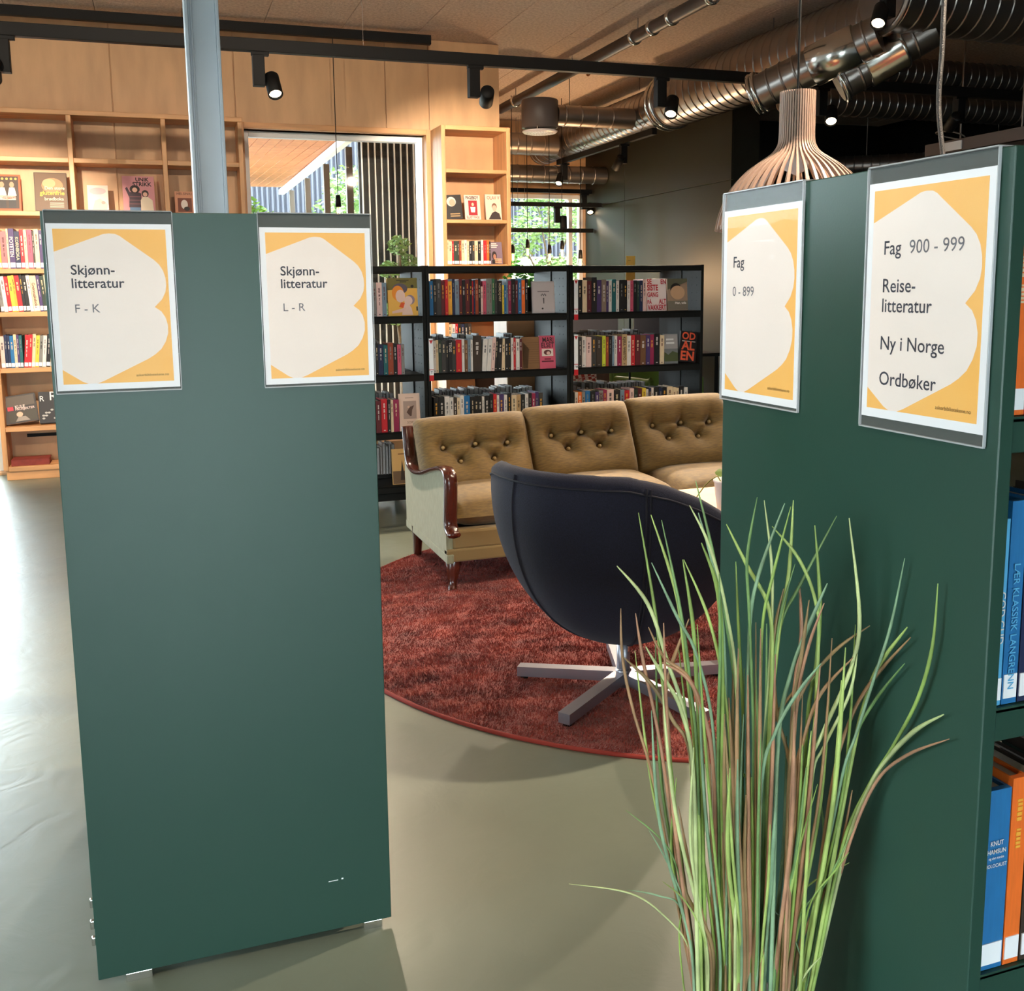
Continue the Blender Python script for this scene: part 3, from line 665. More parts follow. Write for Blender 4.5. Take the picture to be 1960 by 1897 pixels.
for k in range(3): art(c, 'title', rect(.1, .74+.08*k, .55+.1*(k % 2), .79+.08*k), (232, 214, 204), .0012); art(c, 'title', rect(.35, .04+.08*k, .9, .09+.08*k), (236, 170, 130), .0014)
c = faceout(933, 962, 640, 8.09, 1.201, .20, (40, 46, 74), 'navy cover with a small orange-haired child, lower in the narrow bookcase', G5)
art(c, 'portrait', oval(.6, .5, .25, .25), (28, 24, 26)); art(c, 'portrait', oval(.6, .38, .14, .14), (226, 120, 60), .0009)
G6 = 'face-out books in the black racks'
yk = 5.872
c = faceout(744, 801, 604, yk, 1.206, .222, (240, 184, 84), 'yellow face-out picture book of a mother cradling a child', G6, tilt=.10)
art(c, 'band', rect(0, .73, 1, 1), (112, 104, 44)); art(c, 'ground', [(0, .73), (0, .68), (1, .76), (1, .78)], (112, 104, 44), .0008)
art(c, 'hair', oval(.42, .72, .25, .14), (92, 82, 96), .0010); art(c, 'hair', oval(.34, .60, .20, .2), (240, 146, 44), .0012); art(c, 'face', oval(.42, .52, .16, .17), (240, 204, 190), .0015)
art(c, 'hair', oval(.74, .42, .16, .13), (150, 130, 146), .0013); art(c, 'face', oval(.68, .40, .14, .12), (240, 204, 190), .0016); art(c, 'body', [(.45, .02), (.82, .02), (.78, .2), (.66, .36), (.52, .34)], (240, 204, 190), .0015); art(c, 'arm', [(.12, .06), (.5, .1), (.62, .22), (.5, .2), (.12, .12)], (240, 196, 180), .0018); art(c, 'scarf', [(.36, .24), (.5, .2), (.56, .34), (.44, .36)], (230, 92, 40), .002)
art(c, 'badge', rect(.94, .13, .99, .24), (50, 44, 40), .001); art(c, 'bird', oval(.83, .78, .05, .04), (30, 28, 26), .0012); art(c, 'title', rect(.3, .93, .72, .95), (50, 46, 28), .001); art(c, 'title', rect(.42, .885, .64, .91), (50, 46, 28), .001)
c = faceout(1020, 1063, 600, yk, 1.206, .195, (196, 186, 188), 'pale grey face-out book with a drawn bouquet', G6, tilt=.10)
art(c, 'frame', rect(.06, .05, .94, .95), (204, 194, 196)); art(c, 'bouquet', [(.48, .3), (.52, .3), (.53, .48), (.47, .48)], (90, 84, 88), .0009)
for k in range(5): art(c, 'bouquet', oval(.40+.05*k, .56+.03*(k % 2), .02, .03), (84, 78, 86), .001)
art(c, 'title', rect(.24, .67, .76, .69), (110, 100, 104), .0009); art(c, 'emblem', oval(.44, .14, .04, .028), (50, 46, 50), .0009)
c = faceout(1000, 1034, 706, yk+.004, .861, .20, (132, 94, 58), 'brown face-out book printed with rows of lines', G6, tilt=.08)
for k in range(10): art(c, 'printed_line', rect(.22, .18+.07*k, .95, .195+.07*k), (112, 78, 48)); art(c, 'shape', [(.05, .03), (.3, .03), (.42, .62), (.05, .86)], (104, 74, 48), .0007)
c = faceout(1034, 1064, 704, yk, .861, .205, (206, 84, 112), 'pink face-out book with black lettering and a white picture', G6, tilt=.08)
print_text(c, 'MARI', .2, .80, .7, (40, 16, 26), .02, squeeze=1.3); print_text(c, 'ELSET', .12, .64, .8, (40, 16, 26), .02, squeeze=1.3); art(c, 'picture', rect(.14, .38, .86, .60), (232, 214, 208)); art(c, 'portrait', oval(.5, .49, .24, .08), (96, 40, 40), .0009); art(c, 'portrait', oval(.55, .47, .12, .05), (230, 190, 180), .0011)
art(c, 'title', rect(.3, .27, .7, .31), (120, 20, 50)); art(c, 'title', rect(.12, .2, .87, .24), (90, 16, 40))
c = faceout(1239, 1276, 596, yk, 1.206, .205, (222, 208, 206), 'white face-out book with big red letters', G6, tilt=.08)
for s_, v_, u_, w_ in (('SE', .84, .02, .24), ('EN', .84, .72, .27), ('SISTE', .64, .02, .56), ('GANG', .44, .02, .56), ('PÅ', .22, .02, .22), ('ALT', .22, .60, .38), ('VAKKERT', .03, .02, .96)): print_text(c, s_, u_, v_, w_, (176, 26, 46), .03, squeeze=1.5 if len(s_) > 2 else 1.3)
c = faceout(1279, 1317, 594, yk, 1.206, .205, (150, 126, 106), 'brown face-out book with a round nest picture', G6, tilt=.10)
art(c, 'sky', [(0, .65), (1, .9), (1, 1), (0, 1)], (84, 84, 66)); art(c, 'sky', rect(0, .02, 1, .3), (110, 104, 92)); art(c, 'hole', oval(.42, .66, .28, .2), (24, 22, 20), .0009); art(c, 'nest', oval(.5, .56, .36, .22), (186, 150, 118), .0011); print_text(c, 'Han, sola', .36, .2, .55, (232, 226, 220), .02, .002)
c = faceout(1272, 1298, 698, yk, .861, .195, (120, 122, 124), 'grey face-out book with a green valley picture', G6, tilt=.08)
art(c, 'valley', [(0, .08), (1, .08), (1, .35), (.6, .42), (.3, .3), (0, .4)], (74, 84, 50)); art(c, 'sky', rect(0, .5, 1, .98), (164, 160, 160)); art(c, 'title', rect(.15, .78, .7, .84), (226, 226, 226), .001); art(c, 'title', rect(.15, .66, .75, .72), (226, 226, 226), .001)
c = faceout(1299, 1331, 696, yk, .861, .20, (26, 22, 24), 'black tilted face-out book with orange letters', G6, tilt=.08, roll=.12)
for s_, v_, u_, w_ in (('OD', .74, .08, .8), ('AL', .40, .08, .8), ('EN', .06, .08, .8)): print_text(c, s_, u_, v_, w_, (232, 92, 60), .03)
art(c, 'subtitle', rect(.1, .66, .9, .69), (200, 190, 186))
c = faceout(766, 806, 830, yk, .518, .225, (232, 200, 182), 'cream face-out book with a square figure photo', G6, tilt=.08)
art(c, 'photo', rect(.2, .32, .82, .80), (176, 150, 140)); art(c, 'figure', [(.35, .5), (.5, .64), (.72, .68), (.62, .56), (.58, .4), (.5, .4)], (96, 70, 62), .0009); art(c, 'figure', oval(.45, .64, .06, .03), (216, 180, 160), .0011); print_text(c, 'SORL', .36, .2, .36, (150, 118, 100), .0); art(c, 'title', rect(.3, .875, .7, .89), (150, 118, 104))
c = faceout(753, 792, 940, yk+.02, .191, .215, (214, 168, 104), 'sandy face-out book with dark church spires on the bottom shelf', G6, tilt=.10)
art(c, 'mist', rect(.02, .02, .98, .38), (110, 84, 60)); art(c, 'spire', [(.38, .12), (.48, .70), (.60, .12)], (52, 40, 34), .0009); art(c, 'spire', [(.74, .1), (.84, .62), (.95, .1)], (52, 40, 34), .0009); art(c, 'title', rect(.3, .84, .75, .875), (140, 96, 52), .0009)
# lettered index dividers ---------------------------------------------------
for s_, px, z, ps in (('T', 826, .861, 700), ('V', 1103, 1.206, 590), ('W', 1103, .861, 695)):
    q = at_y(px, ps, 5.846)
    dvd = thing('index_divider', f'white shelf divider marked {s_} with a red triangle and red foot', 'divider', (q.x, 5.848, z-.045))
    MB().box(-.013, .013, 0, .0015, 0, .255).build('card', M['sheet'], dvd)
    MB().box(-.0135, .0135, -.001, .0, 0, .035).build('red_foot', M['red'], dvd)
    MB().add([(-.012, -.0008, .245), (.012, -.0008, .245), (0, -.0008, .222)], [(0, 1, 2)]).build('triangle', M['red'], dvd)
    MB().box(-.0135, .0135, -.001, .0, .066, .070).build('red_line', M['red'], dvd)
    me, x0, x1 = text_mesh(s_, .02); link('letter', me, M['ink'], dvd, (-.006-x0*.02, -.0012, .045), (PI/2, 0, 0), (.022, .022, .022))

# ================================================================== GREEN END PANELS, THEIR RACKS AND POSTERS
def poster(parent_loc, rotz, s0, zt, lines, label, tail=.004):
    """A4 sheet in a clear holder hooked over the panel; local x along the panel, -y outwards, z up"""
    t = thing('sign_holder', label, 'sign', parent_loc, (0, 0, rotz), 'shelf signs on the green panels')
    w, h = .21, .297
    x0 = s0; z0 = zt-h
    sh = MB().box(x0, x0+w, -.0036, -.0028, z0, zt).build('sheet', M['sheet'], t)
    ml, mt, mb = .0105, .0095, .0115
    ow, oh = w-2*ml, h-mt-mb
    MB().box(x0+ml, x0+w-ml, -.0039, -.0036, z0+mb, zt-mt).build('orange_print', M['orange'], sh)
    shape = [(0, .145), (.40, .042), (.44, .031), (.49, .027), (.545, .03), (.585, .043), (.62, .062), (.88, .197), (.925, .228), (.958, .268), (.976, .315), (.980, .36), (.97, .405), (.935, .455), (.862, .506),
             (.92, .535), (.955, .575), (.973, .625), (.972, .68), (.945, .735), (.90, .785), (.84, .82), (.775, .848), (.36, .985), (.30, 1.0), (.22, 1.0), (.17, .985), (0, .903)]
    b = MB(); b.add([(x0+ml+u*ow, -.0041, zt-mt-v*oh) for u, v in shape], [tuple(range(len(shape)))]); b.build('letter_shape', M['cream'], sh)
    for s_, u, v, size, mm, bold in lines:
        me, a0, a1 = text_mesh(s_, bold)
        k = size
        link('lettering', me, mm, sh, (x0+ml+u*ow-a0*k, -.0044, zt-mt-v*oh), (PI/2, 0, 0), (k, k, k))
    me, a0, a1 = text_mesh('askerbibliotekene.no', 0); k = .30*ow/(a1-a0)
    link('lettering', me, M['ink3'], sh, (x0+ml+.655*ow-a0*k, -.0044, zt-mt-.962*oh), (PI/2, 0, 0), (k, k, k))
    hd = MB().box(x0-.002, x0+w+.002, -.0056, -.0050, z0-tail, 1.5005).build('front_sheet', M['acrylic'], t)
    MB().box(x0-.002, x0+w+.002, -.0022, -.0016, z0-tail, 1.5005).build('rear_sheet', M['acrylic3'], t)
    MB().rbox(x0-.002, x0+w+.002, -.0058, .026, 1.5005, 1.5025, .0005).build('hook', M['acrylic2'], t)
    MB().rbox(x0-.0025, x0+w+.0025, -.0058, -.0016, z0-tail-.002, z0-tail, .0005).build('bottom_fold', M['acrylic2'], t)
    MB().rbox(x0+w+.0016, x0+w+.003, -.0058, -.0016, z0-tail, 1.5005, .0003).build('side_edge', M['acrylic2'], t)
    MB().rbox(x0-.003, x0-.0016, -.0058, -.0016, z0-tail, 1.5005, .0003).build('side_edge', M['acrylic2'], t)
    return t
PLX, PLY, LW = -.185, 1.979, .586
lp = MB().rbox(PLX, PLX+LW, PLY, PLY+.020, .018, 1.5, .0015).build('end_panel', M['green'])
tag(lp, 'dark green rack end panel carrying two fiction signs', 'panel')
MB().rbox(PLX+.05, PLX+.10, PLY+.001, PLY+.02, 0, .018, .001).build('foot', M['chrome'], lp)
MB().rbox(PLX+LW-.06, PLX+LW-.02, PLY+.001, PLY+.02, 0, .018, .001).build('foot', M['chrome'], lp)
for k, (dz, dx) in enumerate(((.17, 0), (.125, -.004), (.09, -.003))):
    MB().rbox(PLX-.006+dx*.5, PLX+.001, PLY+.004, PLY+.014, dz, dz+.018, .002).build('hinge', M['chrome'], lp)
MB().box(PLX+.455, PLX+.475, PLY-.0005, PLY, .128, .1295).build('scratch', M['sheet'], lp)
MB().box(PLX+.482, PLX+.486, PLY-.0006, PLY, .1285, .1315).build('scratch', M['sheet'], lp)
rk2 = rack((PLX+.003, PLY+.02, 0), .92, 'green book rack behind the fiction-signed end panel', M['green'])
rk2.matrix_world = Matrix.Translation((PLX+.583, PLY+.021, 0)) @ Matrix.Rotation(PI/2, 4, 'Z')
poster((PLX, PLY, 0), 0, .008, 1.4785, [('Skjønn-', .135, .290, .0245, M['ink'], .012), ('litteratur', .135, .376, .0245, M['ink'], .012), ('F - K', .15, .535, .0215, M['ink2'], 0)], 'orange and cream fiction sign reading F - K on the green panel')
poster((PLX, PLY, 0), 0, .3745, 1.4747, [('Skjønn-', .135, .290, .0245, M['ink'], .012), ('litteratur', .135, .376, .0245, M['ink'], .012), ('L - R', .15, .535, .0215, M['ink2'], 0)], 'orange and cream fiction sign reading L - R on the green panel')
PRX, PR0, PR1 = .876, 1.452, .868
rp = MB().rbox(PRX, PRX+.020, PR1, PR0, .018, 1.5, .0015).build('end_panel', M['green'])
tag(rp, 'dark green rack end panel carrying two non-fiction signs behind the grass plant', 'panel')
MB().rbox(PRX+.001, PRX+.019, PR0-.08, PR0-.03, 0, .018, .001).build('foot', M['chrome'], rp)
MB().rbox(PRX+.001, PRX+.019, PR1+.03, PR1+.08, 0, .018, .001).build('foot', M['chrome'], rp)
poster((PRX, PR0, 0), -PI/2, .001, 1.4733, [('Fag', .11, .290, .0245, M['ink'], .006), ('0 - 899', .105, .452, .0215, M['ink2'], 0)], 'orange and cream non-fiction sign reading Fag 0 - 899')
poster((PRX, PR0, 0), -PI/2, .3542, 1.4809, [('Fag', .12, .290, .0245, M['ink'], .006), ('900 - 999', .36, .290, .0235, M['ink2'], 0), ('Reise-', .12, .460, .0245, M['ink'], .006), ('litteratur', .12, .550, .0245, M['ink'], .006), ('Ny i Norge', .12, .722, .0245, M['ink'], .006), ('Ordbøker', .12, .885, .0245, M['ink'], .006)], 'orange and cream non-fiction sign listing Fag 900 - 999 and Reiselitteratur', tail=.013)
rk3 = rack((PRX+.001, PR1+.005, 0), .95, 'green book rack behind the non-fiction end panel', M['green'], True)
G7 = 'books in the green rack behind the non-fiction panel'
yn = PR1+.012
def nb(x0, x1, z, h, key, label, d=.16, title=None, **k): return book((x0+x1)/2, yn, z, x1-x0, h, d, key, label, G7, 0, title, sticker=True, **k)
nb(.899, .921, 1.206, .20, 'og', 'orange book on the top shelf of the green rack'); nb(.922, .952, 1.206, .21, 'rd', 'red book on the top shelf of the green rack'); nb(.954, .99, 1.206, .2, 'wh', 'white book on the top shelf of the green rack')
nb(.899, .912, .861, .225, 'sk', 'thin sky-blue ski waxing book, first on the middle shelf of the green rack', title=('GOD GLID', .5, .62), tkey='wh')
nb(.914, .936, .861, .245, 'bl', 'bright blue cross-country ski book on the middle shelf of the green rack', title=('LÆR KLASSISK LANGRENN', .62, .70), tkey='sk')
nb(.938, .965, .861, .235, 'nv', 'navy book beside the blue ski books of the green rack'); nb(.967, 1.0, .861, .24, 'bl', 'broad blue book last among the ski books of the green rack')
hb = nb(.900, .939, .518, .235, 'bl', 'thick blue cloth biography with white capitals, low in the green rack', tkey='wh', title=None)
for ch in list(hb.children):
    if ch.name.startswith('spine_title'): bpy.data.objects.remove(ch)
for i, (s_, zz, ww) in enumerate((('KNUT', .70, .50), ('HAMSUN', .655, .72), ('og den norske', .625, .60), ('HOLOCAUST', .58, .85))):
    me, a0, a1 = text_mesh(s_, .012); k = ww/(a1-a0)
    link('spine_title', me, bmat('wh'), hb, (-ww/2-a0*k, -.012, zz), (PI/2, 0, 0), (k, k*.039/.235*1.2, 1))
nb(.941, .965, .518, .245, 'og', 'orange book beside the blue cloth biography'); nb(.967, 1.0, .518, .24, 'db', 'dark brown book beyond the orange one low in the green rack'); nb(.90, .94, .191, .22, 'wh', 'white book on the lowest shelf of the green rack'); nb(.942, .975, .191, .2, 'bl', 'blue book on the lowest shelf of the green rack')
for x0, x1, z, h, key, nm in ((.91, .97, .861, .27, 'te', 'tall teal binder on the far side of the green rack'), (.91, .945, .518, .22, 'wh', 'white book on the far side of the green rack'), (.946, .97, .518, .23, 'mr', 'maroon book on the far side of the green rack'), (.972, 1.01, .518, .22, 'gb', 'blue-grey book on the far side of the green rack')):
    book((x0+x1)/2, PR1+.57, z, x1-x0, h, .2, key, nm, G7, back=True)

# ================================================================== RUG
rg = thing('round_rug', 'round rust-red shaggy rug under the sofa and swivel chair', 'rug', (2.057, 3.741, 0))
RR = 1.494
b = MB(); nr, na = 90, 240; rnd = random.Random(5)
vs = [(0, 0, .013)]; fs = []
for i in range(1, nr+1):
    r = (RR-.012)*i/nr
    for k in range(na):
        a = 2*PI*k/na; x, y = r*math.cos(a), r*math.sin(a)
        z = .012+.002*math.sin(23*x+9*y)*math.sin(31*y-7*x)+rnd.uniform(-.0022, .0022) if i < nr else .006
        vs.append((x+rnd.uniform(-.003, .003), y+rnd.uniform(-.003, .003), z))
for k in range(na): fs.append((0, 1+k, 1+(k+1) % na))
for i in range(nr-1):
    for k in range(na): fs.append((1+i*na+k, 1+(i+1)*na+k, 1+(i+1)*na+(k+1) % na, 1+i*na+(k+1) % na))
b.add(vs, fs, True); b.build('backing', rug_material(), rg)
import numpy as np
rg_ = np.random.default_rng(9); N = 230000
rr = (RR-.016)*np.sqrt(rg_.random(N)); aa = rg_.random(N)*2*PI; px_, py_ = rr*np.cos(aa), rr*np.sin(aa)
def waves(x, y, seed):
    g = np.random.default_rng(seed); v = np.zeros_like(x)
    for k in range(9):
        a = g.random()*6.28; f = g.uniform(2.5, 13); v += np.sin(f*(x*np.cos(a)+y*np.sin(a)*1.7)+g.random()*6.28)/(1+f*.12)
    return v
lean = waves(px_, py_, 3)*.55+rg_.normal(0, .5, N); az = .6+waves(px_, py_, 4)*.5+rg_.normal(0, .5, N)
hh_ = rg_.uniform(.009, .015, N); ln = np.tanh(lean)*.012
tip = np.stack([px_+np.cos(az)*ln, py_+np.sin(az)*ln, .010+hh_*.9], 1)
ba = rg_.random(N)*PI; bw = rg_.uniform(.0016, .0032, N)
b0_ = np.stack([px_+np.cos(ba)*bw, py_+np.sin(ba)*bw, np.full(N, .009)], 1); b1_ = np.stack([px_-np.cos(ba)*bw, py_-np.sin(ba)*bw, np.full(N, .009)], 1)
co = np.stack([b0_, b1_, tip], 1).reshape(-1, 3).astype(np.float32)
pm_ = bpy.data.meshes.new('pile'); pm_.vertices.add(3*N); pm_.vertices.foreach_set('co', co.ravel()); pm_.loops.add(3*N); pm_.loops.foreach_set('vertex_index', np.arange(3*N, dtype=np.int32))
pm_.polygons.add(N); pm_.polygons.foreach_set('loop_start', np.arange(0, 3*N, 3, dtype=np.int32)); pm_.polygons.foreach_set('loop_total', np.full(N, 3, dtype=np.int32)); pm_.update(calc_edges=True)
link('pile', pm_, rug_material(), rg)['kind'] = 'stuff'
MB().tube([((RR-.006)*math.cos(2*PI*k/160), (RR-.006)*math.sin(2*PI*k/160), .005) for k in range(161)], .007, 8, False).build('binding', M['binding'], rg)

# ================================================================== SOFA
SX0, SX1 = 1.165, 2.985
sofa = thing('velvet_sofa', 'vintage olive velvet three-seat sofa with tufted cushions and mahogany arms', 'sofa', ((SX0+SX1)/2, 4.6, 0))
def sp(b, name, m, parent=sofa):
    o = b.build(name, m, parent); o.location = (-(SX0+SX1)/2, -4.6, 0) if parent is sofa else (0, 0, 0); return o
prof = [(5.02, .665), (5.005, .62), (4.985, .545), (4.955, .490), (4.90, .466), (4.80, .463), (4.66, .485), (4.52, .520), (4.40, .548), (4.31, .561), (4.255, .556), (4.226, .53), (4.222, .48), (4.232, .40), (4.240, .335), (4.230, .302), (4.205, .287), (4.180, .283)]
def smooth_path(P, k=4):
    out = []
    for i in range(len(P)-1):
        p0, p1, p2, p3 = P[max(i-1, 0)], P[i], P[i+1], P[min(i+2, len(P)-1)]
        for j in range(k):
            t = j/k
            out.append(tuple(.5*((2*p1[q])+(-p0[q]+p2[q])*t+(2*p0[q]-5*p1[q]+4*p2[q]-p3[q])*t*t+(-p0[q]+3*p1[q]-3*p2[q]+p3[q])*t**3) for q in range(len(p1))))
    return out+[P[-1]]
sprof = smooth_path(prof, 4)
def ribbon(x0, x1, P, th):
    """wooden band of width x0..x1 and thickness th following (y,z) path, rounded edges"""
    b = MB(); vs = []; fs = []
    c = [(0, 0), (.12, -.35), (.5, -.5), (.88, -.35), (1, 0), (.88, .35), (.5, .5), (.12, .35)]
    for i, (y, z) in enumerate(P):
        y0, z0 = P[max(i-1, 0)]; y1, z1 = P[min(i+1, len(P)-1)]
        ty, tz = y1-y0, z1-z0; L = math.hypot(ty, tz); ny, nz = -tz/L, ty/L
        for u, v in c: vs.append((x0+(x1-x0)*u, y+ny*th*v, z+nz*th*v))
    n = len(c)
    for i in range(len(P)-1):
        for k in range(n): fs.append((i*n+k, i*n+(k+1) % n, (i+1)*n+(k+1) % n, (i+1)*n+k))
    fs += [tuple(range(n)), tuple(range(len(P)*n-1, (len(P)-1)*n-1, -1))]
    return b.add(vs, fs, True)
for a, c0, c1 in ((SX0, SX0-.017, SX0+.047), (SX1-.03, SX1-.047, SX1+.017)):
    side = [(y+.012 if z > .3 else y, z-.008) for y, z in sprof if z > .33]+[(4.262, .30), (4.262, .165), (5.03, .14), (5.05, .60)]
    sp(MB().prism(side, 'X', a, a+.030), 'side_panel', M['sage'])
    sp(ribbon(c0, c1, sprof, .030), 'arm_trim', M['mahog'])
    sp(MB().rbox(a-.002, a+.032, 4.245, 5.04, .135, .178, .006), 'hem_band', M['sage'])
sp(MB().rbox(SX0+.028, SX1-.028, 4.255, 4.33, .195, .285, .012), 'front_rail', mat('rail_velvet', (116, 94, 54), .8, sheen=.2))
sp(MB().rbox(SX0+.0, SX1-.0, 4.250, 4.30, .140, .200, .008), 'hem_band', mat('rail_velvet', (150, 122, 72)))
sp(MB().rbox(SX0+.03, SX1-.03, 4.31, 5.0, .175, .265, .01), 'seat_deck', mat('rail_velvet', (150, 122, 72)))
sp(MB().prism([(4.93, .26), (5.04, .26), (5.05, .62), (5.0, .64)], 'X', SX0+.031, SX1-.031), 'back_frame', M['sage'])
def cabriole(x, y, front):
    b = MB()
    if front: pts = [(x+.02, y+.02, .165), (x+.012, y+.012, .13), (x+.006, y+.006, .085), (x+.002, y, .045), (x-.002, y-.010, .016), (x-.003, y-.018, .004)]; rs = [.036, .037, .031, .021, .020, .024]
    else: pts = [(x, y, .17), (x, y+.006, .09), (x, y+.015, .012)]; rs = [.030, .025, .020]
    return b.tube(pts, rs, 12)
for x, y, fr in ((SX0+.03, 4.285, 1), (SX1-.05, 4.285, 1), (SX0+.025, 4.90, 0), (SX1-.03, 4.90, 0)): sp(cabriole(x, y, fr), 'leg', M['mahog'])
def seat_cushion(x0, x1):
    b = MB(); nx, ny = 18, 18
    def P(i, j, top):
        u, v = i/nx*2-1, j/ny*2-1
        e = (1-abs(u)**6)*(1-abs(v)**6); e = max(e, 0)**.5
        rx = x0+(x1-x0)*(i/nx); ry = 4.275+(4.90-4.275)*(j/ny)
        return (rx, ry, .335+(.088 if top else -.062)*e + (.012*(1-u*u)*(1-v*v) if top else 0))
    for top in (1, 0):
        b.add([P(i, j, top) for j in range(ny+1) for i in range(nx+1)], [(j*(nx+1)+i, j*(nx+1)+i+1, (j+1)*(nx+1)+i+1, (j+1)*(nx+1)+i) for j in range(ny) for i in range(nx)], True)
    return b
cw_ = (SX1-SX0-.09)/3
for k in range(3): sp(seat_cushion(SX0+.045+cw_*k+.002, SX0+.045+cw_*(k+1)-.002), 'seat_cushion', M['velvet'])
BT = [(-.58, .20), (0, .23), (.58, .20), (-.30, -.16), (.30, -.16)]
def back_cushion(w, h, th):
    b = MB(); nx, ny = 60, 48
    def z(u, v):
        e = max((1-abs(u)**5)*(1-abs(v)**5), 0)**.45
        d = th*e
        for bu, bv in BT:
            r2 = ((u-bu)*1.0)**2+((v-bv)*.85)**2
            d -= .036*math.exp(-r2/.010)+.038*math.exp(-r2/.06)
        # pulled creases above each upper button and between buttons
        for (bu, bv) in BT:
            if v > bv: d -= .016*math.exp(-((u-bu)/.04)**2)*math.exp(-((v-bv)/.28)**2)
        for (p, q) in ((0, 3), (3, 1), (1, 4), (4, 2), (0, 1), (1, 2)):
            (ax, ay), (bx, by) = BT[p], BT[q]; L2 = (bx-ax)**2+(by-ay)**2; t = ((u-ax)*(bx-ax)+(v-ay)*(by-ay))/L2
            if 0 < t < 1:
                dd = abs((u-ax)*(by-ay)-(v-ay)*(bx-ax))/math.sqrt(L2); d -= .018*math.exp(-(dd/.045)**2)
        return d
    fr = [((i/nx-.5)*w, -(z(i/nx*2-1, j/ny*2-1)), (j/ny-.5)*h) for j in range(ny+1) for i in range(nx+1)]
    F = [(j*(nx+1)+i, j*(nx+1)+i+1, (j+1)*(nx+1)+i+1, (j+1)*(nx+1)+i) for j in range(ny) for i in range(nx)]
    b.add(fr, F, True)
    bk = [((i/nx-.5)*w, .045*max((1-abs(i/nx*2-1)**6)*(1-abs(j/ny*2-1)**6), 0)**.5, (j/ny-.5)*h) for j in range(ny+1) for i in range(nx+1)]
    b.add(bk, F, True)
    # rounded corners: pull corner verts in
    out = []
    for (x, y, zz) in b.v:
        u, v = abs(x)/(w/2), abs(zz)/(h/2)
        if u > .86 and v > .86:
            du, dv2 = (u-.86)/.14, (v-.86)/.14; r = math.hypot(du, dv2)
            if r > 1: du, dv2 = du/r, dv2/r
            x = math.copysign((.86+.14*du)*w/2, x); zz = math.copysign((.86+.14*dv2)*h/2, zz)
        out.append((x, y, zz))
    b.v = out
    return b
bcm = back_cushion(.585, .43, .118).mesh('back_cushion')
btm = MB().lathe([(0, -.010), (.006, -.009), (.010, -.004), (.011, .004)], 14, axis='Y').mesh('button')
for k, (cx, rz, ry, zc) in enumerate(((1.468, .0, -.02, .525), (2.045, -.01, -.02, .552), (2.625, -.02, -.012, .570))):
    o = link('back_cushion', bcm, M['velvet'], sofa, (cx-(SX0+SX1)/2, 4.80-4.6, zc), (-.42, ry*1.0, rz))
    for bu, bv in BT: link('button', btm, mat('button_velvet', (140, 116, 74), .5), o, (bu*.2925, -.050, bv*.215))

# ================================================================== SWIVEL CHAIR
CPx, CPy = 1.415, 2.95
vn = Vector((.329, .944, 0)); vs_ = Vector((.944, -.329, 0))
FACE = (vs_*math.cos(.87)+vn*math.sin(.87)).normalized(); fa = math.atan2(FACE.y, FACE.x)
ch = thing('swivel_chair', 'navy wool tub swivel chair on a five-spoke aluminium base', 'chair', (CPx, CPy, .014), (0, 0, fa))
RXc, ZC, ZA = .46, .72, .545
def rim_z(f):
    pts = [(-.5, .790), (-.36, .785), (-.27, .755), (-.17, .71), (-.08, .66), (.0, .60), (.08, .55), (.2, .47), (.32, .42), (.5, .40)]
    for (a, za), (b_, zb) in zip(pts, pts[1:]):
        if a <= f <= b_:
            t = (f-a)/(b_-a); return za+(zb-za)*t
    return .8
def shell_pt(th, ps, off=0.0):
    r = (RXc+off)*math.sin(min(ps, PI/2)); z = ZC-(ZA+off)*math.cos(min(ps, PI/2))
    if ps > PI/2: r -= .03*(ps-PI/2); z = ZC+(ps-PI/2)*.46
    return Vector((r*math.cos(th)*.98, r*math.sin(th)*.93, z))
def shell_max(th):
    ps = .3
    while ps < PI/2+.35:
        p = shell_pt(th, ps)
        if p.z >= rim_z(p.x): return ps
        ps += .004
    return ps
b = MB(); nth, nps = 96, 34; grid = []
for i in range(nth):
    th = 2*PI*i/nth; pm = shell_max(th)
    grid.append([shell_pt(th, .02+(pm-.02)*j/nps) for j in range(nps+1)])
inner = [[Vector((p.x*.885, p.y*.885, p.z+.045*(1-j/nps)+.004)) for j, p in enumerate(c_)] for c_ in grid]
rimt = [[(grid[i][-1]*(1-q)+inner[i][-1]*q)+Vector((0, 0, .016*math.sin(PI*q))) for q in (0, .25, .5, .75, 1)] for i in range(nth)]
cols = [grid[i]+rimt[i][1:-1]+inner[i][::-1] for i in range(nth)]
nn = len(cols[0])
b.add([p for c_ in cols for p in c_], [(i*nn+j, ((i+1) % nth)*nn+j, ((i+1) % nth)*nn+j+1, i*nn+j+1) for i in range(nth) for j in range(nn-1)], True)
b.build('shell', M['navy'], ch)
SEAM = mat('navy_piping', (30, 31, 44), .85)
def seam(th0, name='seam', lim=1.0, drift=0.0, r=.0035):
    pm = shell_max(th0)
    return MB().tube([shell_pt(th0+drift*(k/30-.5), .06+(pm-.06)*lim*k/30, .0015) for k in range(31)], r, 6).build(name, SEAM, ch)
tn_ = math.atan2(-vn.y, -vn.x)-fa
for dlt in (.0, .028): seam(tn_+.06+dlt)
seam(tn_-1.05, drift=.2)
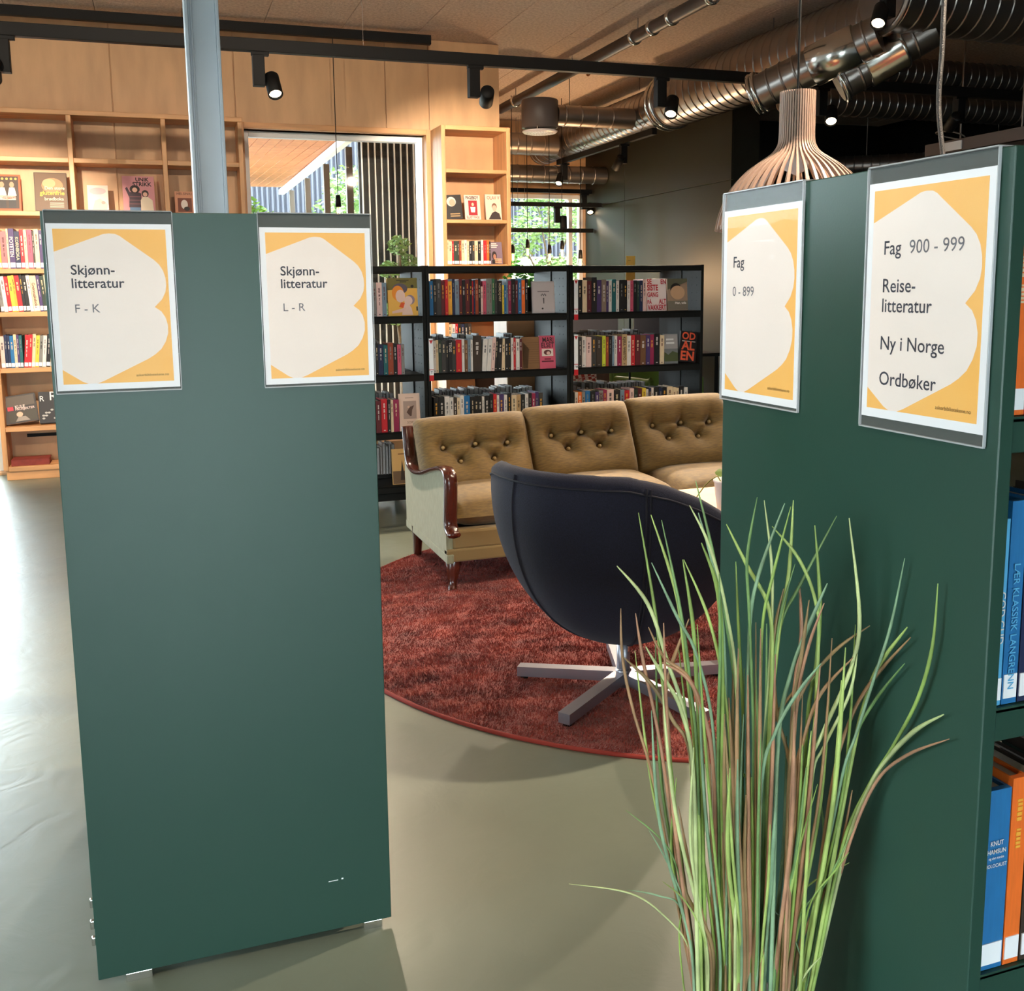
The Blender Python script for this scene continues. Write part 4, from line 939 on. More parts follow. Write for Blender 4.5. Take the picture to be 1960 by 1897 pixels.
# rim piping
rp_ = [grid[i % nth][-2] for i in range(nth+1)]
MB().tube([p*1.004 for p in rp_], .0035, 6, False).build('rim_piping', SEAM, ch)
b = MB(); b.lathe([(0, .43), (.18, .428), (.29, .415), (.335, .39), (.33, .37), (.25, .36), (0, .35)], 40); b.v = [(x*.95+.03, y*.9, z) for x, y, z in b.v]; b.build('seat_pad', M['navy'], ch)
MB().lathe([(.0, .01), (.0225, .01), (.0225, .20), (0, .20)], 24).build('column', M['alu'], ch)
MB().lathe([(.0, .19), (.05, .192), (.06, .215), (.0, .22)], 24).build('seat_plate', M['alu'], ch)
MB().lathe([(.0, .028), (.027, .028), (.027, .068), (.023, .072), (0, .072)], 24).build('hub', M['alu'], ch)
lm_ = MB(); lm_.add([(.01, -.021, .030), (.01, .021, .030), (.37, .021, .010), (.37, -.021, .010), (.01, -.021, .066), (.01, .021, .066), (.37, .021, .044), (.37, -.021, .044)], [(0, 1, 2, 3), (4, 7, 6, 5), (0, 4, 5, 1), (2, 6, 7, 3), (1, 5, 6, 2), (0, 3, 7, 4)])
lgm = lm_.mesh('spoke')
for k in range(5):
    sp_ = link('spoke', lgm, M['alu'], ch, (0, 0, 0), (0, 0, math.radians(215+72*k)-fa))
    MB().lathe([(0, 0), (.014, 0), (.014, .011), (0, .011)], 12, (.35, 0, 0)).build('glide', M['trackblk'], sp_)
MB().rbox(-.004, .004, -.002, .002, -.012, .012, .001).build('zip_pull', M['chrome'], ch, Vector(shell_pt(tn_+.07, .25))+Vector((0, 0, -.012)))
# knitted cushion inside the chair
pc = Vector((CPx, CPy, 0))+vs_*(-.20)+vn*(.10)
b = MB()
nx = 20
F = [(j*(nx+1)+i, j*(nx+1)+i+1, (j+1)*(nx+1)+i+1, (j+1)*(nx+1)+i) for j in range(nx) for i in range(nx)]
for sgn in (1, -1):
    b.add([((i/nx-.5)*.36*(1-.06*(1-abs(j/nx*2-1))), sgn*.055*max((1-abs(i/nx*2-1)**3)*(1-abs(j/nx*2-1)**3), 0)**.6, (j/nx-.5)*.36) for j in range(nx+1) for i in range(nx+1)], F, True)
o = b.build('knitted_cushion', mat('white_knit', (222, 210, 200), .95, bump=.9, bscale=120), None, (pc.x, pc.y, .565), (-.22, .0, fa+PI/2)); tag(o, 'white knitted cushion resting inside the navy swivel chair', 'cushion')

# ================================================================== COFFEE TABLE WITH POT
tb = thing('coffee_table', 'pale birch coffee table between the swivel chair and the sofa', 'table', (2.42, 3.42, .012))
MB().rbox(-.52, .52, -.34, .34, .455, .488, .008).build('tabletop', M['birch'], tb)
for x in (-.44, .44):
    for y in (-.27, .27): MB().tube([(x, y, 0), (x*.96, y*.96, .456)], [.016, .022], 12).build('leg', M['birch'], tb)
pq = at_z(1392, 990, .5)
pt = thing('plant_pot', 'white ceramic pot with a trailing vine on the coffee table', 'potted plant', (pq.x+.03, pq.y+.02, .5005))
MB().lathe([(0, 0), (.050, 0), (.062, .08), (.066, .125), (.070, .13), (.070, .137), (.064, .138), (.060, .12), (0, .118)], 28).build('pot', M['potwhite'], pt)
MB().lathe([(0, .116), (.058, .117)], 20).build('soil', M['soil'], pt)
vine = smooth_path([(-.04, 0, .118), (-.055, .01, .150), (-.075, .0, .150), (-.105, .01, .125), (-.14, .02, .075), (-.16, .02, .05)], 5)
vv = MB().tube(vine, .0022, 6).build('vine', mat('vine', (120, 116, 44), .6), pt)
def leaf(p, L, wd, dirv, parent, nm='leaf'):
    d = Vector(dirv).normalized(); s = d.cross(Vector((0, 0, 1))).normalized(); up = s.cross(d)
    pts = [(0, 0), (.25, .42), (.5, .5), (.8, .25), (1, 0)]
    vs = [Vector(p)+d*L*a+s*wd*w+up*(-.1*L*a*a) for a, w in pts]+[Vector(p)+d*L*a-s*wd*w+up*(-.1*L*a*a) for a, w in pts[1:-1]][::-1]+[Vector(p)+d*L*.5+up*(.04*L)]
    return MB().add(vs, [(i, (i+1) % 8, 8) for i in range(8)], True).build(nm, mat('vine_leaf', (104, 128, 46), .45), parent)
leaf((-.15, .02, .06), .06, .05, (-.9, .1, -.3), vv); leaf((-.05, 0, .15), .05, .04, (.3, .6, .5), vv); leaf((.01, .02, .118), .07, .05, (.3, -.4, .6), pt); leaf((.0, .03, .118), .08, .055, (.5, .5, .5), pt); leaf((.02, -.01, .118), .07, .05, (.9, .0, .5), pt)

# ================================================================== PENDANT LAMP
pl_d = 3.72
def lamp_pt(px, py):
    d = ray(px, py); t = pl_d/math.hypot(d.x, d.y); return CAM+d*t
lc = lamp_pt(1524, 300); zt_ = lamp_pt(1524, 176).z; k_ = pl_d*.945/FPX
lamp = thing('slatted_pendant_lamp', 'bell-shaped pendant lamp of thin birch slats on a black cord', 'lamp', (lc.x, lc.y, 0))
pp = [(33, 176), (33, 225), (33.5, 262), (37, 277), (47, 290), (66, 303), (90, 320), (112, 342), (129, 366), (141, 396), (147, 418), (150, 434)]
prf = smooth_path([(a*k_, zt_-(y_-176)*k_*.985) for a, y_ in pp], 3)
b = MB(); vs = []; fs = []
for i, (r, z) in enumerate(prf):
    r0, z0 = prf[max(i-1, 0)]; r1, z1 = prf[min(i+1, len(prf)-1)]; L = math.hypot(r1-r0, z1-z0); nr_, nz_ = -(z1-z0)/L, (r1-r0)/L
    nr_, nz_ = (nr_, nz_)
    wd = .0028 if i < 12 else .0028+.0028*min(1, (i-12)/12)
    for (q, t_) in ((0, -1), (0, 1), (-1, 1), (-1, -1)): vs.append((r+nr_*.010*q, t_*wd, z+nz_*.010*q))
for i in range(len(prf)-1):
    for k in range(4): fs.append((i*4+k, i*4+(k+1) % 4, (i+1)*4+(k+1) % 4, (i+1)*4+k))
fs += [(0, 1, 2, 3), tuple(range(len(prf)*4-1, len(prf)*4-5, -1))]
slm = b.add(vs, fs).mesh('slat')
for k in range(44): link('slat', slm, M['slatbirch'], lamp, (0, 0, 0), (0, 0, 2*PI*k/44))
for r_, z_ in ((33*k_-.012, zt_-.01), (33*k_-.012, zt_-.16), (prf[-1][0]-.012, prf[-1][1]+.012)):
    MB().tube([(r_*math.cos(2*PI*q/40), r_*math.sin(2*PI*q/40), z_) for q in range(41)], .006, 8, False).build('ring', M['slatbirch'], lamp)
MB().lathe([(33*k_-.016, zt_-.004), (33*k_-.016, zt_-.17), (33*k_-.03, zt_-.172)], 24).build('inner_sleeve', M['steelpost'], lamp)
MB().lathe([(0, zt_-.17), (.03, zt_-.18), (.045, zt_-.22), (.04, zt_-.26), (0, zt_-.28)], 20).build('bulb', M['potwhite'], lamp)
MB().tube([(0, 0, zt_-.17), (0, 0, CH)], .004, 8).build('cord', M['trackblk'], lamp)
MB().lathe([(0, CH-.03), (.05, CH-.03), (.05, CH), (0, CH)], 20).build('ceiling_rose', M['trackblk'], lamp)

# ================================================================== GRASS PLANT
GP = Vector((.735, 1.12, 0)); POT_H = .32
gp = thing('grass_plant', 'tall artificial grass plant in a grey pot in front of the green non-fiction panel', 'potted plant', (GP.x, GP.y, 0))
MB().lathe([(0, 0), (.070, 0), (.078, .03), (.088, POT_H-.02), (.092, POT_H-.015), (.092, POT_H), (.086, POT_H), (.084, POT_H-.04), (0, POT_H-.05)], 36).build('pot', mat('pot_grey', (196, 198, 200), .35), gp)
MB().lathe([(0, POT_H-.04), (.083, POT_H-.038)], 24).build('soil', M['soil'], gp)
vd = Vector((GP.x, GP.y, 0)).normalized(); D0 = GP.length
GC = [((150, 180, 92), .9), ((176, 200, 112), .9), ((122, 158, 96), .9), ((200, 214, 150), .9), ((140, 174, 138), .9)]
BC = [((172, 134, 96), .9), ((186, 138, 108), .9), ((154, 128, 88), .9)]
def blade_mat(i, brown):
    c = (BC if brown else GC)[i % (3 if brown else 5)][0]
    return mat('blade_%d_%d' % (i % (3 if brown else 5), brown), c, .45, rgb2=tuple(int(v*.78) for v in c), vscale=18, stretch=(1, 1, 1))
rnd = random.Random(77)
def lift(px, py, off):
    d = ray(px, py); t = (D0+off)/Vector((d.x, d.y, 0)).dot(vd); p = CAM+d*t
    lim = PRX-.012
    if p.x > lim: p = CAM+d*(lim/d.x)
    return p
def blade(pxs, i, brown, thin=False):
    off = rnd.uniform(-.05, .03)
    P = [lift(x, y, off*(1-k/len(pxs))) for k, (x, y) in enumerate(pxs)]
    lx = (pxs[-1][0]-1440)/130*.075
    base = GP+Vector((vd.y, -vd.x, 0))*max(-.065, min(.065, lx))+vd*rnd.uniform(-.04, .04)+Vector((0, 0, POT_H-.045))
    P = P+[P[-1]*.45+base*.55, base]
    P = smooth_path([tuple(p-Vector((GP.x, GP.y, 0))) for p in P], 6)
    n = len(P); R = (.0013 if thin else rnd.uniform(.0020, .0030))
    rs = [R*min(1, .25+k/(n*.22)) for k in range(n)]
    MB().tube(P, rs, 6).build('blade', blade_mat(i, brown), gp)
def A(*q): return [(1080+x*.398, 900+y*.398) for x, y in q]
def B(*q): return [(1080+x*.449, 1400+y*.449) for x, y in q]
GREEN = [A((357, 205), (440, 700), (470, 1000), (520, 1500)), A((417, 215), (530, 560), (575, 850), (640, 1500)), A((468, 240), (560, 680), (610, 1050), (640, 1400)), A((253, 460), (400, 640), (490, 900), (600, 1300)),
    A((420, 445), (540, 700), (640, 900), (720, 1300)), A((570, 430), (620, 750), (640, 1100), (660, 1500)), A((575, 430), (690, 700), (760, 1000), (800, 1400)), A((632, 50), (720, 420), (790, 800), (840, 1300)),
    A((603, 170), (700, 370), (780, 680), (830, 1100)), A((645, 205), (740, 560), (770, 900), (780, 1400)), A((660, 350), (740, 590), (760, 1000), (760, 1500)), A((780, 260), (880, 460), (980, 650), (1000, 900), (980, 1400)),
    A((928, 130), (880, 420), (890, 700), (910, 1300)), A((962, 145), (1000, 500), (990, 900), (950, 1500)), A((1060, 160), (930, 520), (890, 800), (880, 1400)), A((1090, 175), (1000, 520), (950, 800), (940, 1500)),
    A((1102, 145), (1080, 500), (1030, 800), (980, 1400)), A((1310, 220), (1130, 560), (1040, 750), (1000, 1100)), A((1370, 230), (1420, 700), (1380, 950), (1250, 1250), (1160, 1500)), A((1637, 425), (1570, 750), (1490, 1000), (1400, 1280), (1330, 1500)),
    A((1797, 545), (1770, 850), (1700, 1100), (1580, 1330), (1470, 1508), (1340, 1800)), A((1650, 755), (1520, 930), (1450, 1100), (1380, 1400)), A((1637, 930), (1500, 1100), (1400, 1280), (1350, 1500)), A((1410, 885), (1370, 1080), (1250, 1330), (1190, 1500)),
    A((1265, 545), (1180, 740), (1090, 980), (1030, 1300)), A((1205, 265), (1230, 640), (1210, 950), (1170, 1200)), A((1000, 270), (1130, 430), (1210, 640), (1220, 900)), A((1110, 450), (1040, 700), (1000, 1000), (960, 1400)),
    A((392, 850), (480, 1000), (560, 1150), (620, 1450)), A((1235, 930), (1130, 1060), (1020, 1250), (950, 1500)), A((825, 440), (840, 800), (860, 1200), (850, 1500)), B((690, 110), (800, 230), (860, 400), (860, 700)), A((745, 500), (750, 900), (740, 1300)), A((1825, 1175), (1690, 1250), (1560, 1380), (1470, 1520), (1360, 1800))]
BROWN = [A((1665, 805), (1490, 1000), (1380, 1190), (1290, 1500)), A((1852, 1293), (1650, 1370), (1500, 1500), (1370, 1800)), A((1470, 748), (1300, 870), (1150, 1060), (1090, 1300)), A((1390, 900), (1230, 1080), (1150, 1300), (1110, 1500)),
    A((1250, 640), (1180, 830), (1130, 1050), (1100, 1400)), A((1178, 625), (1140, 900), (1100, 1200)), A((272, 665), (280, 900), (330, 1150), (430, 1500)), A((343, 688), (380, 920), (440, 1200), (490, 1500)), A((285, 900), (420, 1030), (520, 1200), (610, 1400)),
    A((405, 755), (480, 900), (600, 1000), (660, 1200), (700, 1500)), A((470, 925), (600, 1010), (680, 1200), (720, 1500)), A((1145, 1015), (1020, 1180), (960, 1350), (930, 1500)), A((600, 715), (500, 1000), (490, 1300)), A((1130, 540), (1140, 800), (1100, 1150)), A((1055, 570), (1010, 800), (1020, 1150), (1090, 1500))]
THIN = [B((262, 335), (430, 480), (500, 660)), B((20, 650), (280, 690), (430, 790), (530, 920)), B((270, 675), (400, 700), (500, 760)), B((1080, 225), (1010, 470), (960, 700)), B((1215, 560), (1050, 650), (960, 760)), B((1240, 400), (1120, 640), (1000, 800)),
    B((1095, 960), (1040, 1020), (990, 1107)), B((1030, 1107), (1020, 1000), (960, 850), (850, 755)), B((510, 740), (490, 860), (510, 1090)), B((420, 640), (520, 730), (600, 900)), B((710, 1060), (710, 960), (740, 925), (790, 960)), B((620, 930), (600, 1040)), B((360, 420), (440, 560), (520, 760)), B((1215, 515), (1150, 600), (1040, 760))]
for i, q in enumerate(GREEN): blade(q, i, 0)
for i, q in enumerate(BROWN): blade(q, i, 1)
for i, q in enumerate(THIN): blade(q, i+2, 0, True)
for i in range(62):                        # the dense lower stems
    x1 = rnd.gauss(1430, 90); x1 = max(1290, min(1580, x1)); x0 = 1440+(x1-1440)*rnd.uniform(.9, 1.7)
    y0 = rnd.uniform(1180, 1620); xm = (x0+x1)/2+rnd.uniform(-8, 8)
    blade([(x0, y0), (xm, (y0+1800)/2), (1440+(x1-1440)*.8, 1800)], i, rnd.random() < .38)

# ================================================================== DUCTS, PIPES
def duct(name, label, pts_axis, p0, p1, r, m, pitch=.11, parent=None, group=None, seg=28):
    """spiral-seamed round duct from p0 to p1 along axis"""
    p0, p1 = Vector(p0), Vector(p1); L = (p1-p0).length; prof = [(r, 0), (r, .012)]
    n = int(L/pitch)
    for k in range(n):
        s = (k+.5)*pitch; prof += [(r, s-.010), (r, s-.006), (r+.006, s-.003), (r+.006, s+.003), (r, s+.006), (r, s+.010)]
    prof += [(r, L-.012), (r, L)]
    b = MB().lathe(prof, seg); b.lathe([(0, 0), (r, 0)], seg, smooth=False); b.lathe([(r, L), (0, L)], seg, smooth=False)
    o = b.build(name, m, parent)
    o.location = p0; o.rotation_euler = (p1-p0).to_track_quat('Z', 'Y').to_euler()
    if label: tag(o, label, 'duct', group)
    return o
def flange(parent, h, r, m=M['chrome']):
    return MB().lathe([(r, h-.012), (r+.022, h-.010), (r+.024, h), (r+.022, h+.010), (r, h+.012)], 36).build('flange', m, parent)
DX = 4.61
dA = duct('spiral_duct', 'slim far section of the silver spiral duct beside the partition', 'Y', (DX, 11.98, 3.06), (DX, 8.75, 3.06), .18, M['galv']); flange(dA, 3.2, .18)
dB = duct('spiral_duct', 'wide near section of the silver spiral duct under the ceiling', 'Y', (DX, 8.73, 3.06), (DX, 5.56, 3.06), .235, M['galv']); flange(dB, .03, .235); flange(dB, .12, .235)
dC = duct('spiral_duct', 'crosswise spiral duct with a flat end cap near the ceiling', 'X', (4.27, 5.33, 3.10), (8.9, 5.33, 3.10), .21, M['galv']); flange(dC, .02, .21, M['galvdark'])
dD = duct('branch_duct', 'slim branch duct with bright coupling running below the wide duct', 'Y', (3.80, 5.98, 2.605), (4.28, 5.36, 2.88), .115, M['galv'], .09); flange(dD, .01, .115); flange(dD, .04, .115)
MB().lathe([(.116, .40), (.130, .405), (.130, .70), (.116, .705)], 32).build('coupling', M['chrome'], dD)
dE = duct('branch_duct', 'second branch duct with a bright elbow collar by the cable', 'Y', (4.20, 5.64, 2.63), (4.66, 5.34, 2.93), .115, M['galv'], .09); flange(dE, .02, .115)
MB().lathe([(.116, .18), (.132, .19), (.132, .40), (.140, .41), (.140, .43), (.116, .44)], 32).build('coupling', M['chrome'], dE)
for z_, nm in ((2.90, 'lower crosswise duct in the dim stage area'), (3.17, 'upper crosswise duct in the dim stage area')):
    duct('spiral_duct', nm, 'X', (5.0 if z_ < 3 else 5.6, 7.42, z_), (8.95, 7.42, z_), .118, M['galv'], .085)
duct('spiral_duct', 'slanting far duct above the cable tray', 'Y', (6.6, 9.6, 2.62), (8.8, 7.9, 2.62), .10, M['galv'], .085)
for x_, y_ in ((7.2, 9.136), (8.2, 8.364)):
    hr = MB().tube([(0, 0, 2.71), (0, 0, CH)], .005, 6).build('duct_hanger', M['galvdark'], None, (x_, y_, 0)); tag(hr, 'thin threaded rod carrying the slanting far duct', 'hanger rod', 'hanger rods of the slanting duct')
for y_, z_, r_ in ((11.4, 2.70, .10), (11.0, 2.98, .12)):
    duct('far_duct', 'small silver duct across the far window head' if z_ < 2.8 else 'grey jointed duct above the far window', 'X', (2.87, y_, z_), (5.19 if z_ < 2.8 else 4.40, y_, z_), r_, M['galv'] if z_ < 2.8 else M['galvdark'], .16)
# diffuser drum
dr = thing('air_diffuser', 'dark grey drum air diffuser with a perforated pale disc below', 'diffuser', (3.48, 9.1, 2.80))
MB().lathe([(0, .30), (.165, .30), (.172, .29), (.172, .05), (.16, .045), (0, .045)], 36).build('drum', M['drum'], dr)
MB().lathe([(0, 0), (.15, 0), (.165, .012), (.165, .02), (0, .02)], 36).build('disc', M['potwhite'], dr)
for a in (0, 2.1, 4.2): MB().tube([(.15*math.cos(a), .15*math.sin(a), .015), (.15*math.cos(a), .15*math.sin(a), .05)], .008, 8).build('stud', M['chrome'], dr)
b = MB()
for rr_, n_ in ((.03, 8), (.06, 14), (.09, 20), (.12, 26)):
    for k in range(n_): b.lathe([(0, 0), (.005, 0)], 6, (rr_*math.cos(2*PI*k/n_), rr_*math.sin(2*PI*k/n_), -.0006))
b.build('perforations', M['drum'], dr)['kind'] = 'stuff'
d2 = duct('inlet_duct', None, 'X', (0.16, 0, .17), (.95, 0, .17), .095, M['galvdark'], .16, dr)
MB().tube([(.30, 0, .265), (.30, 0, .60)], .004, 6).build('hanger', M['galvdark'], dr)
# sprinkler main along y
px_ = 3.60
pipe = thing('ceiling_pipe', 'dark straight pipe with bright clamps under the ceiling', 'pipe', (px_, 0, 3.27))
MB().tube([(0, 10.6, 0), (0, 5.6, 0)], .048, 20).build('pipe', M['darkpipe'], pipe)
for y_ in (10.1, 7.35, 7.05, 6.75, 6.2):
    MB().lathe([(.048, y_-.018), (.058, y_-.016), (.060, y_), (.058, y_+.016), (.048, y_+.018)], 24, axis='Y').build('clamp', M['chrome'], pipe)
for y_ in (10.1, 7.3, 8.6): MB().tube([(0, y_, .05), (0, y_, CH-3.27)], .005, 6).build('hanger', M['galvdark'], pipe)
MB().tube([(0, 8.25, -.045), (0, 8.25, -.10)], .010, 8).lathe([(0, -.10), (.02, -.102), (.004, -.115)], 12, (0, 8.25, 0)).build('sprinkler_head', mat('brass', (160, 100, 60), .3, metal=1), pipe)
sp2 = thing('sprinkler_pipe', 'dark cross pipe with brass sprinkler head near the hanging cable', 'pipe', (0, 6.1, 3.15))
MB().tube([(4.95, 0, 0), (8.9, 0, 0)], .035, 16).build('pipe', M['trackblk'], sp2)
for x_ in (5.05, 5.35, 5.42): MB().lathe([(.035, x_-.02), (.05, x_-.015), (.05, x_+.015), (.035, x_+.02)], 20, axis='X').build('clamp', M['chrome'], sp2)
MB().tube([(5.15, 0, -.03), (5.15, 0, -.11)], .012, 8).build('sprinkler_head', MATS['brass'], sp2)
# hanging steel cable
hc = MB().tube(smooth_path([tuple(lamp_pt(1806, 30)), tuple(lamp_pt(1803, 100)), tuple(lamp_pt(1797, 180)), tuple(lamp_pt(1799, 240)), tuple(lamp_pt(1808, 330)), tuple(lamp_pt(1810, 420))], 5), .008, 8)
q0 = lamp_pt(1806, 30); hc.tube([tuple(q0), (q0.x, q0.y, CH)], .008, 8)
o = hc.build('power_cable', mat('braided_cable', (96, 92, 90), .5, metal=.4, bump=.5, bscale=300)); tag(o, 'grey braided cable hanging from the ceiling behind the non-fiction panel', 'cable')
# tray on the stage side
tr = thing('cable_tray', 'dark grey cable tray with a small white tag hanging in the stage area', 'cable tray', (6.0, 6.2, 2.36))
b = MB(); b.rbox(-.12, .12, -1.6, .55, 0, .012, .002); b.rbox(-.12, -.11, -1.6, .55, 0, .10, .002); b.rbox(.11, .12, -1.6, .55, 0, .10, .002); b.build('channel', M['drum'], tr)
MB().box(-.128, -.120, .15, .33, .02, .085).build('tag', M['white'], tr)
for y_ in (.3, -.3): MB().tube([(0, y_, .01), (0, y_, CH-2.36)], .008, 8).build('hanger', M['galvdark'], tr)
MB().tube([(-.05+.10*math.cos(a/3), .35+.12*math.sin(a/3), .12+.06*math.sin(a/5)) for a in range(20)], .006, 6).build('loose_wire', mat('wire', (120, 110, 100), .5), tr)
for x_, y_ in ((DX, 9.3), (DX, 7.0), (DX, 5.9)):
    hr = MB().tube([(0, 0, 3.28), (0, 0, CH)], .005, 6).build('duct_hanger', M['galvdark'], None, (x_, y_, 0)); tag(hr, 'thin threaded rod carrying the silver spiral duct', 'hanger rod', 'duct hanger rods')

# ================================================================== LIGHT TRACKS AND SPOTS
def track(name, label, x0, x1, y, z, ceiling=True, w=.036, h=.05):
    t = thing(name, label, 'light track', (0, y, z))
    MB().rbox(x0, x1, -w/2, w/2, -h/2, h/2, .003).build('rail', M['trackblk'], t)
    if not ceiling:
        for k in range(4):
            x = x0+(x1-x0)*(.12+.25*k); MB().tube([(x, 0, h/2), (x, 0, CH-z)], .0015, 6).build('suspension_wire', M['galvdark'], t)
    return t
T1 = track('light_track', 'long suspended black light track above the black racks', -3.2, 8.8, 6.15, 2.75, False, .05, .07)
T2 = track('light_track', 'black light track along the plywood wall head', -3.2, 2.19, 8.16, 3.335, True, .05, .07)
WARM = (1.0, .82, .62)
def spot(label, x, y, z, target, energy, on=True, zdrop=.0, box=(.04, .055, .15), side=1, along='X'):
    """track spotlight: adapter, gear box and a tilting cylinder with a lit lens"""
    t = thing('track_spotlight', label, 'spotlight', (x, y, z))
    MB().rbox(-.05, .05, -.018, .018, -.022, 0, .003).build('adapter', M['trackblk'], t)
    MB().rbox(-.045, .022, -.03, .03, -.19, -.02, .003).build('gear_box', M['trackblk'], t)
    hd = Vector((.068*side, -.01, -.185)); dirv = (Vector(target)-(Vector((x, y, z))+hd)).normalized()
    MB().tube([(-.01, 0, -.17), tuple(hd)], .010, 8).build('pivot', M['trackblk'], t)
    c = MB().lathe([(0, -.075), (.040, -.075), (.043, -.07), (.043, .070), (.036, .075), (.036, .055), (0, .055)], 28).build('head', M['trackblk'], t, hd)
    c.rotation_euler = dirv.to_track_quat('Z', 'Y').to_euler()
    ln = MB().lathe([(0, .056), (.0355, .056)], 24).build('lens', M['lens'] if on else M['drum'], c)
    if on:
        l = light('spot_beam', 'SPOT', (0, 0, 0), energy, WARM, None, spot_size=math.radians(62), spot_blend=.5, shadow_soft_size=.03)
        l.parent = c; l.location = (0, 0, .085); l.rotation_euler = (PI, 0, 0)
    return t
zt1 = 2.717
spot('black spotlight on the long track over the oak bookcase books', -.68, 6.15, zt1, (-1.0, 8.3, 1.3), SPOT_W, side=-1)
spot('black spotlight on the long track in front of the plywood wall', .64, 6.15, zt1, (.95, 4.2, 0), SPOT_W*.7)
spot('black spotlight on the long track turned towards the narrow bookcase', 1.93, 6.15, zt1, (2.5, 8.2, 1.9), SPOT_W*.8)
spot('black spotlight on the long track in front of the silver duct', 3.21, 6.15, zt1, (2.2, 4.6, .3), SPOT_W*.8)
spot('black spotlight on the long track beside the slatted lamp', 4.46, 6.15, zt1, (3.0, 3.9, 0), SPOT_W*.6)
spot('unlit black spotlight on the long track over the stage area', 5.66, 6.15, zt1, (6.5, 9, 1.0), 0, on=False, side=-1)
q = at_z(1180, 5, 3.1); spot('lit ceiling spotlight beside the dark pipe', q.x-.07, q.y, 3.39, (q.x+.3, q.y-1.6, 0), SPOT_W)
q = at_z(1625, 40, 2.90); spot('lit ceiling spotlight in front of the wide duct', q.x, q.y-.35, 3.02, (1.9, 3.2, 0), SPOT_W*.7, side=-1)
o = MB().rbox(-.6, .6, -.018, .018, 0, .036, .002).build('light_track', M['trackblk'], None, (q.x, q.y-.35, 3.02)); tag(o, 'short black light track in front of the wide duct', 'light track')
MB().tube([(-.4, 0, .036), (-.4, 0, CH-3.02)], .003, 6).tube([(.4, 0, .036), (.4, 0, CH-3.02)], .003, 6).build('suspension_wire', M['galvdark'], o)
# a further track over the reading corner, unseen, added to light rug, sofa and plywood
T3 = track('light_track', 'added black light track over the reading corner rug', -2.5, 6.5, 2.6, 3.36, True, .05, .07)
for x_, tg, e, w_ in ((2.6, (1.1, 3.4, .1), 1.1, 'over the swivel chair'), (4.2, (2.6, 4.2, .3), .5, 'over the sofa end'), (-1.6, (-.5, 8.4, 2.7), .75, 'aimed at the oak bookcase'), (1.0, (1.5, 8.4, 3.0), .6, 'aimed at the window head')):
    spot('lit black spotlight on the added reading corner track '+w_, x_, 2.6, 3.325, tg, SPOT_W*e)
T5 = track('light_track', 'added black light track above the aisle in front of the green panels', -2.5, 3.0, .15, 3.36, True, .05, .07)  # unseen track, added to warm and brighten the signs
for x_, tg, e, w_ in ((-.3, (.1, 1.98, 1.15), .20, 'aimed at the fiction panel'), (-.9, (.876, 1.15, 1.15), .22, 'aimed at the non-fiction panel')):
    spot('lit black spotlight on the added aisle track '+w_, x_, .15, 3.325, tg, SPOT_W*e)
# dark track hanging beneath the slim duct, pointing away
T4 = thing('light_track', 'dark light track hung just below the slim duct', 'light track', (DX-.14, 9.6, 2.80))
MB().rbox(-.025, .025, -.9, 1.5, -.03, .03, .003).build('rail', M['trackblk'], T4)
for y_ in (-.6, .8, 1.4): MB().tube([(.0, y_, .03), (.06, y_, .14)], .003, 6).build('bracket', M['galvdark'], T4)
spot('unlit black spotlight under the slim duct', DX-.14, 9.35, 2.77, (4.2, 11, 1), 0, on=False, side=-1)
spot('glowing spotlight under the slim duct near the far window', DX-.14, 10.9, 2.77, (3.3, 9.5, .8), SPOT_W*.7, side=-1)
for z_, y_, nm in ((3.05, 11.62, 'uppermost black track before the far window'), (2.80, 11.7, 'second black track before the far window'), (2.55, 11.8, 'black track at the far window head'), (2.36, 11.5, 'black track crossing the far window pane'), (2.07, 11.75, 'lowest black rail crossing the far window')):
    o = MB().rbox(2.87, 5.19 if z_ < 2.9 else 4.38, -.02, .02, -.025, .025, .003).build('light_track', M['trackblk'], None, (0, y_, z_)); tag(o, nm, 'light track')
    MB().tube([(3.6, 0, .02), (3.6, 0, CH-z_)], .002, 6).tube([(4.2, 0, .02), (4.2, 0, CH-z_)], .002, 6).build('suspension_wire', M['galvdark'], o)
spot('small unlit spotlight on the track crossing the far window', 4.62, 11.5, 2.335, (4.6, 11.2, 0), 0, on=False)
spot('small lit spotlight on the far window head track', 5.10, 11.8, 2.525, (4.6, 10.0, .5), SPOT_W*.3)
# bare bulbs on cords
def bulb(label, x, y, ztop, zb, r=.045, group='bare filament bulbs by the far window', style=0):
    t = thing('pendant_bulb', label, 'pendant bulb', (x, y, 0), group=group)
    MB().tube([(0, 0, zb+.10), (0, 0, ztop)], .0035, 6).build('cord', M['trackblk'], t)
    MB().lathe([(0, zb+.115), (.018, zb+.11), (.022, zb+.06), (.024, zb+.02), (0, zb+.02)], 16).build('socket', M['trackblk'], t)
    MB().lathe([(.012, zb+.02), (.02, zb), (r, zb-.05), (r*.95, zb-.075), (r*.5, zb-.10), (0, zb-.108)], 20).build('glass_bulb', M['glass'], t)
    MB().tube([(-.008, 0, zb+.01), (-.008, 0, zb-.06), (.008, 0, zb-.06), (.008, 0, zb+.01)], .004, 6).build('filament', M['filament'], t)
    return t
bulb('bare bulb in a black socket hanging in front of the large window', 1.405, 8.16, 3.30, 2.0, .04, None)
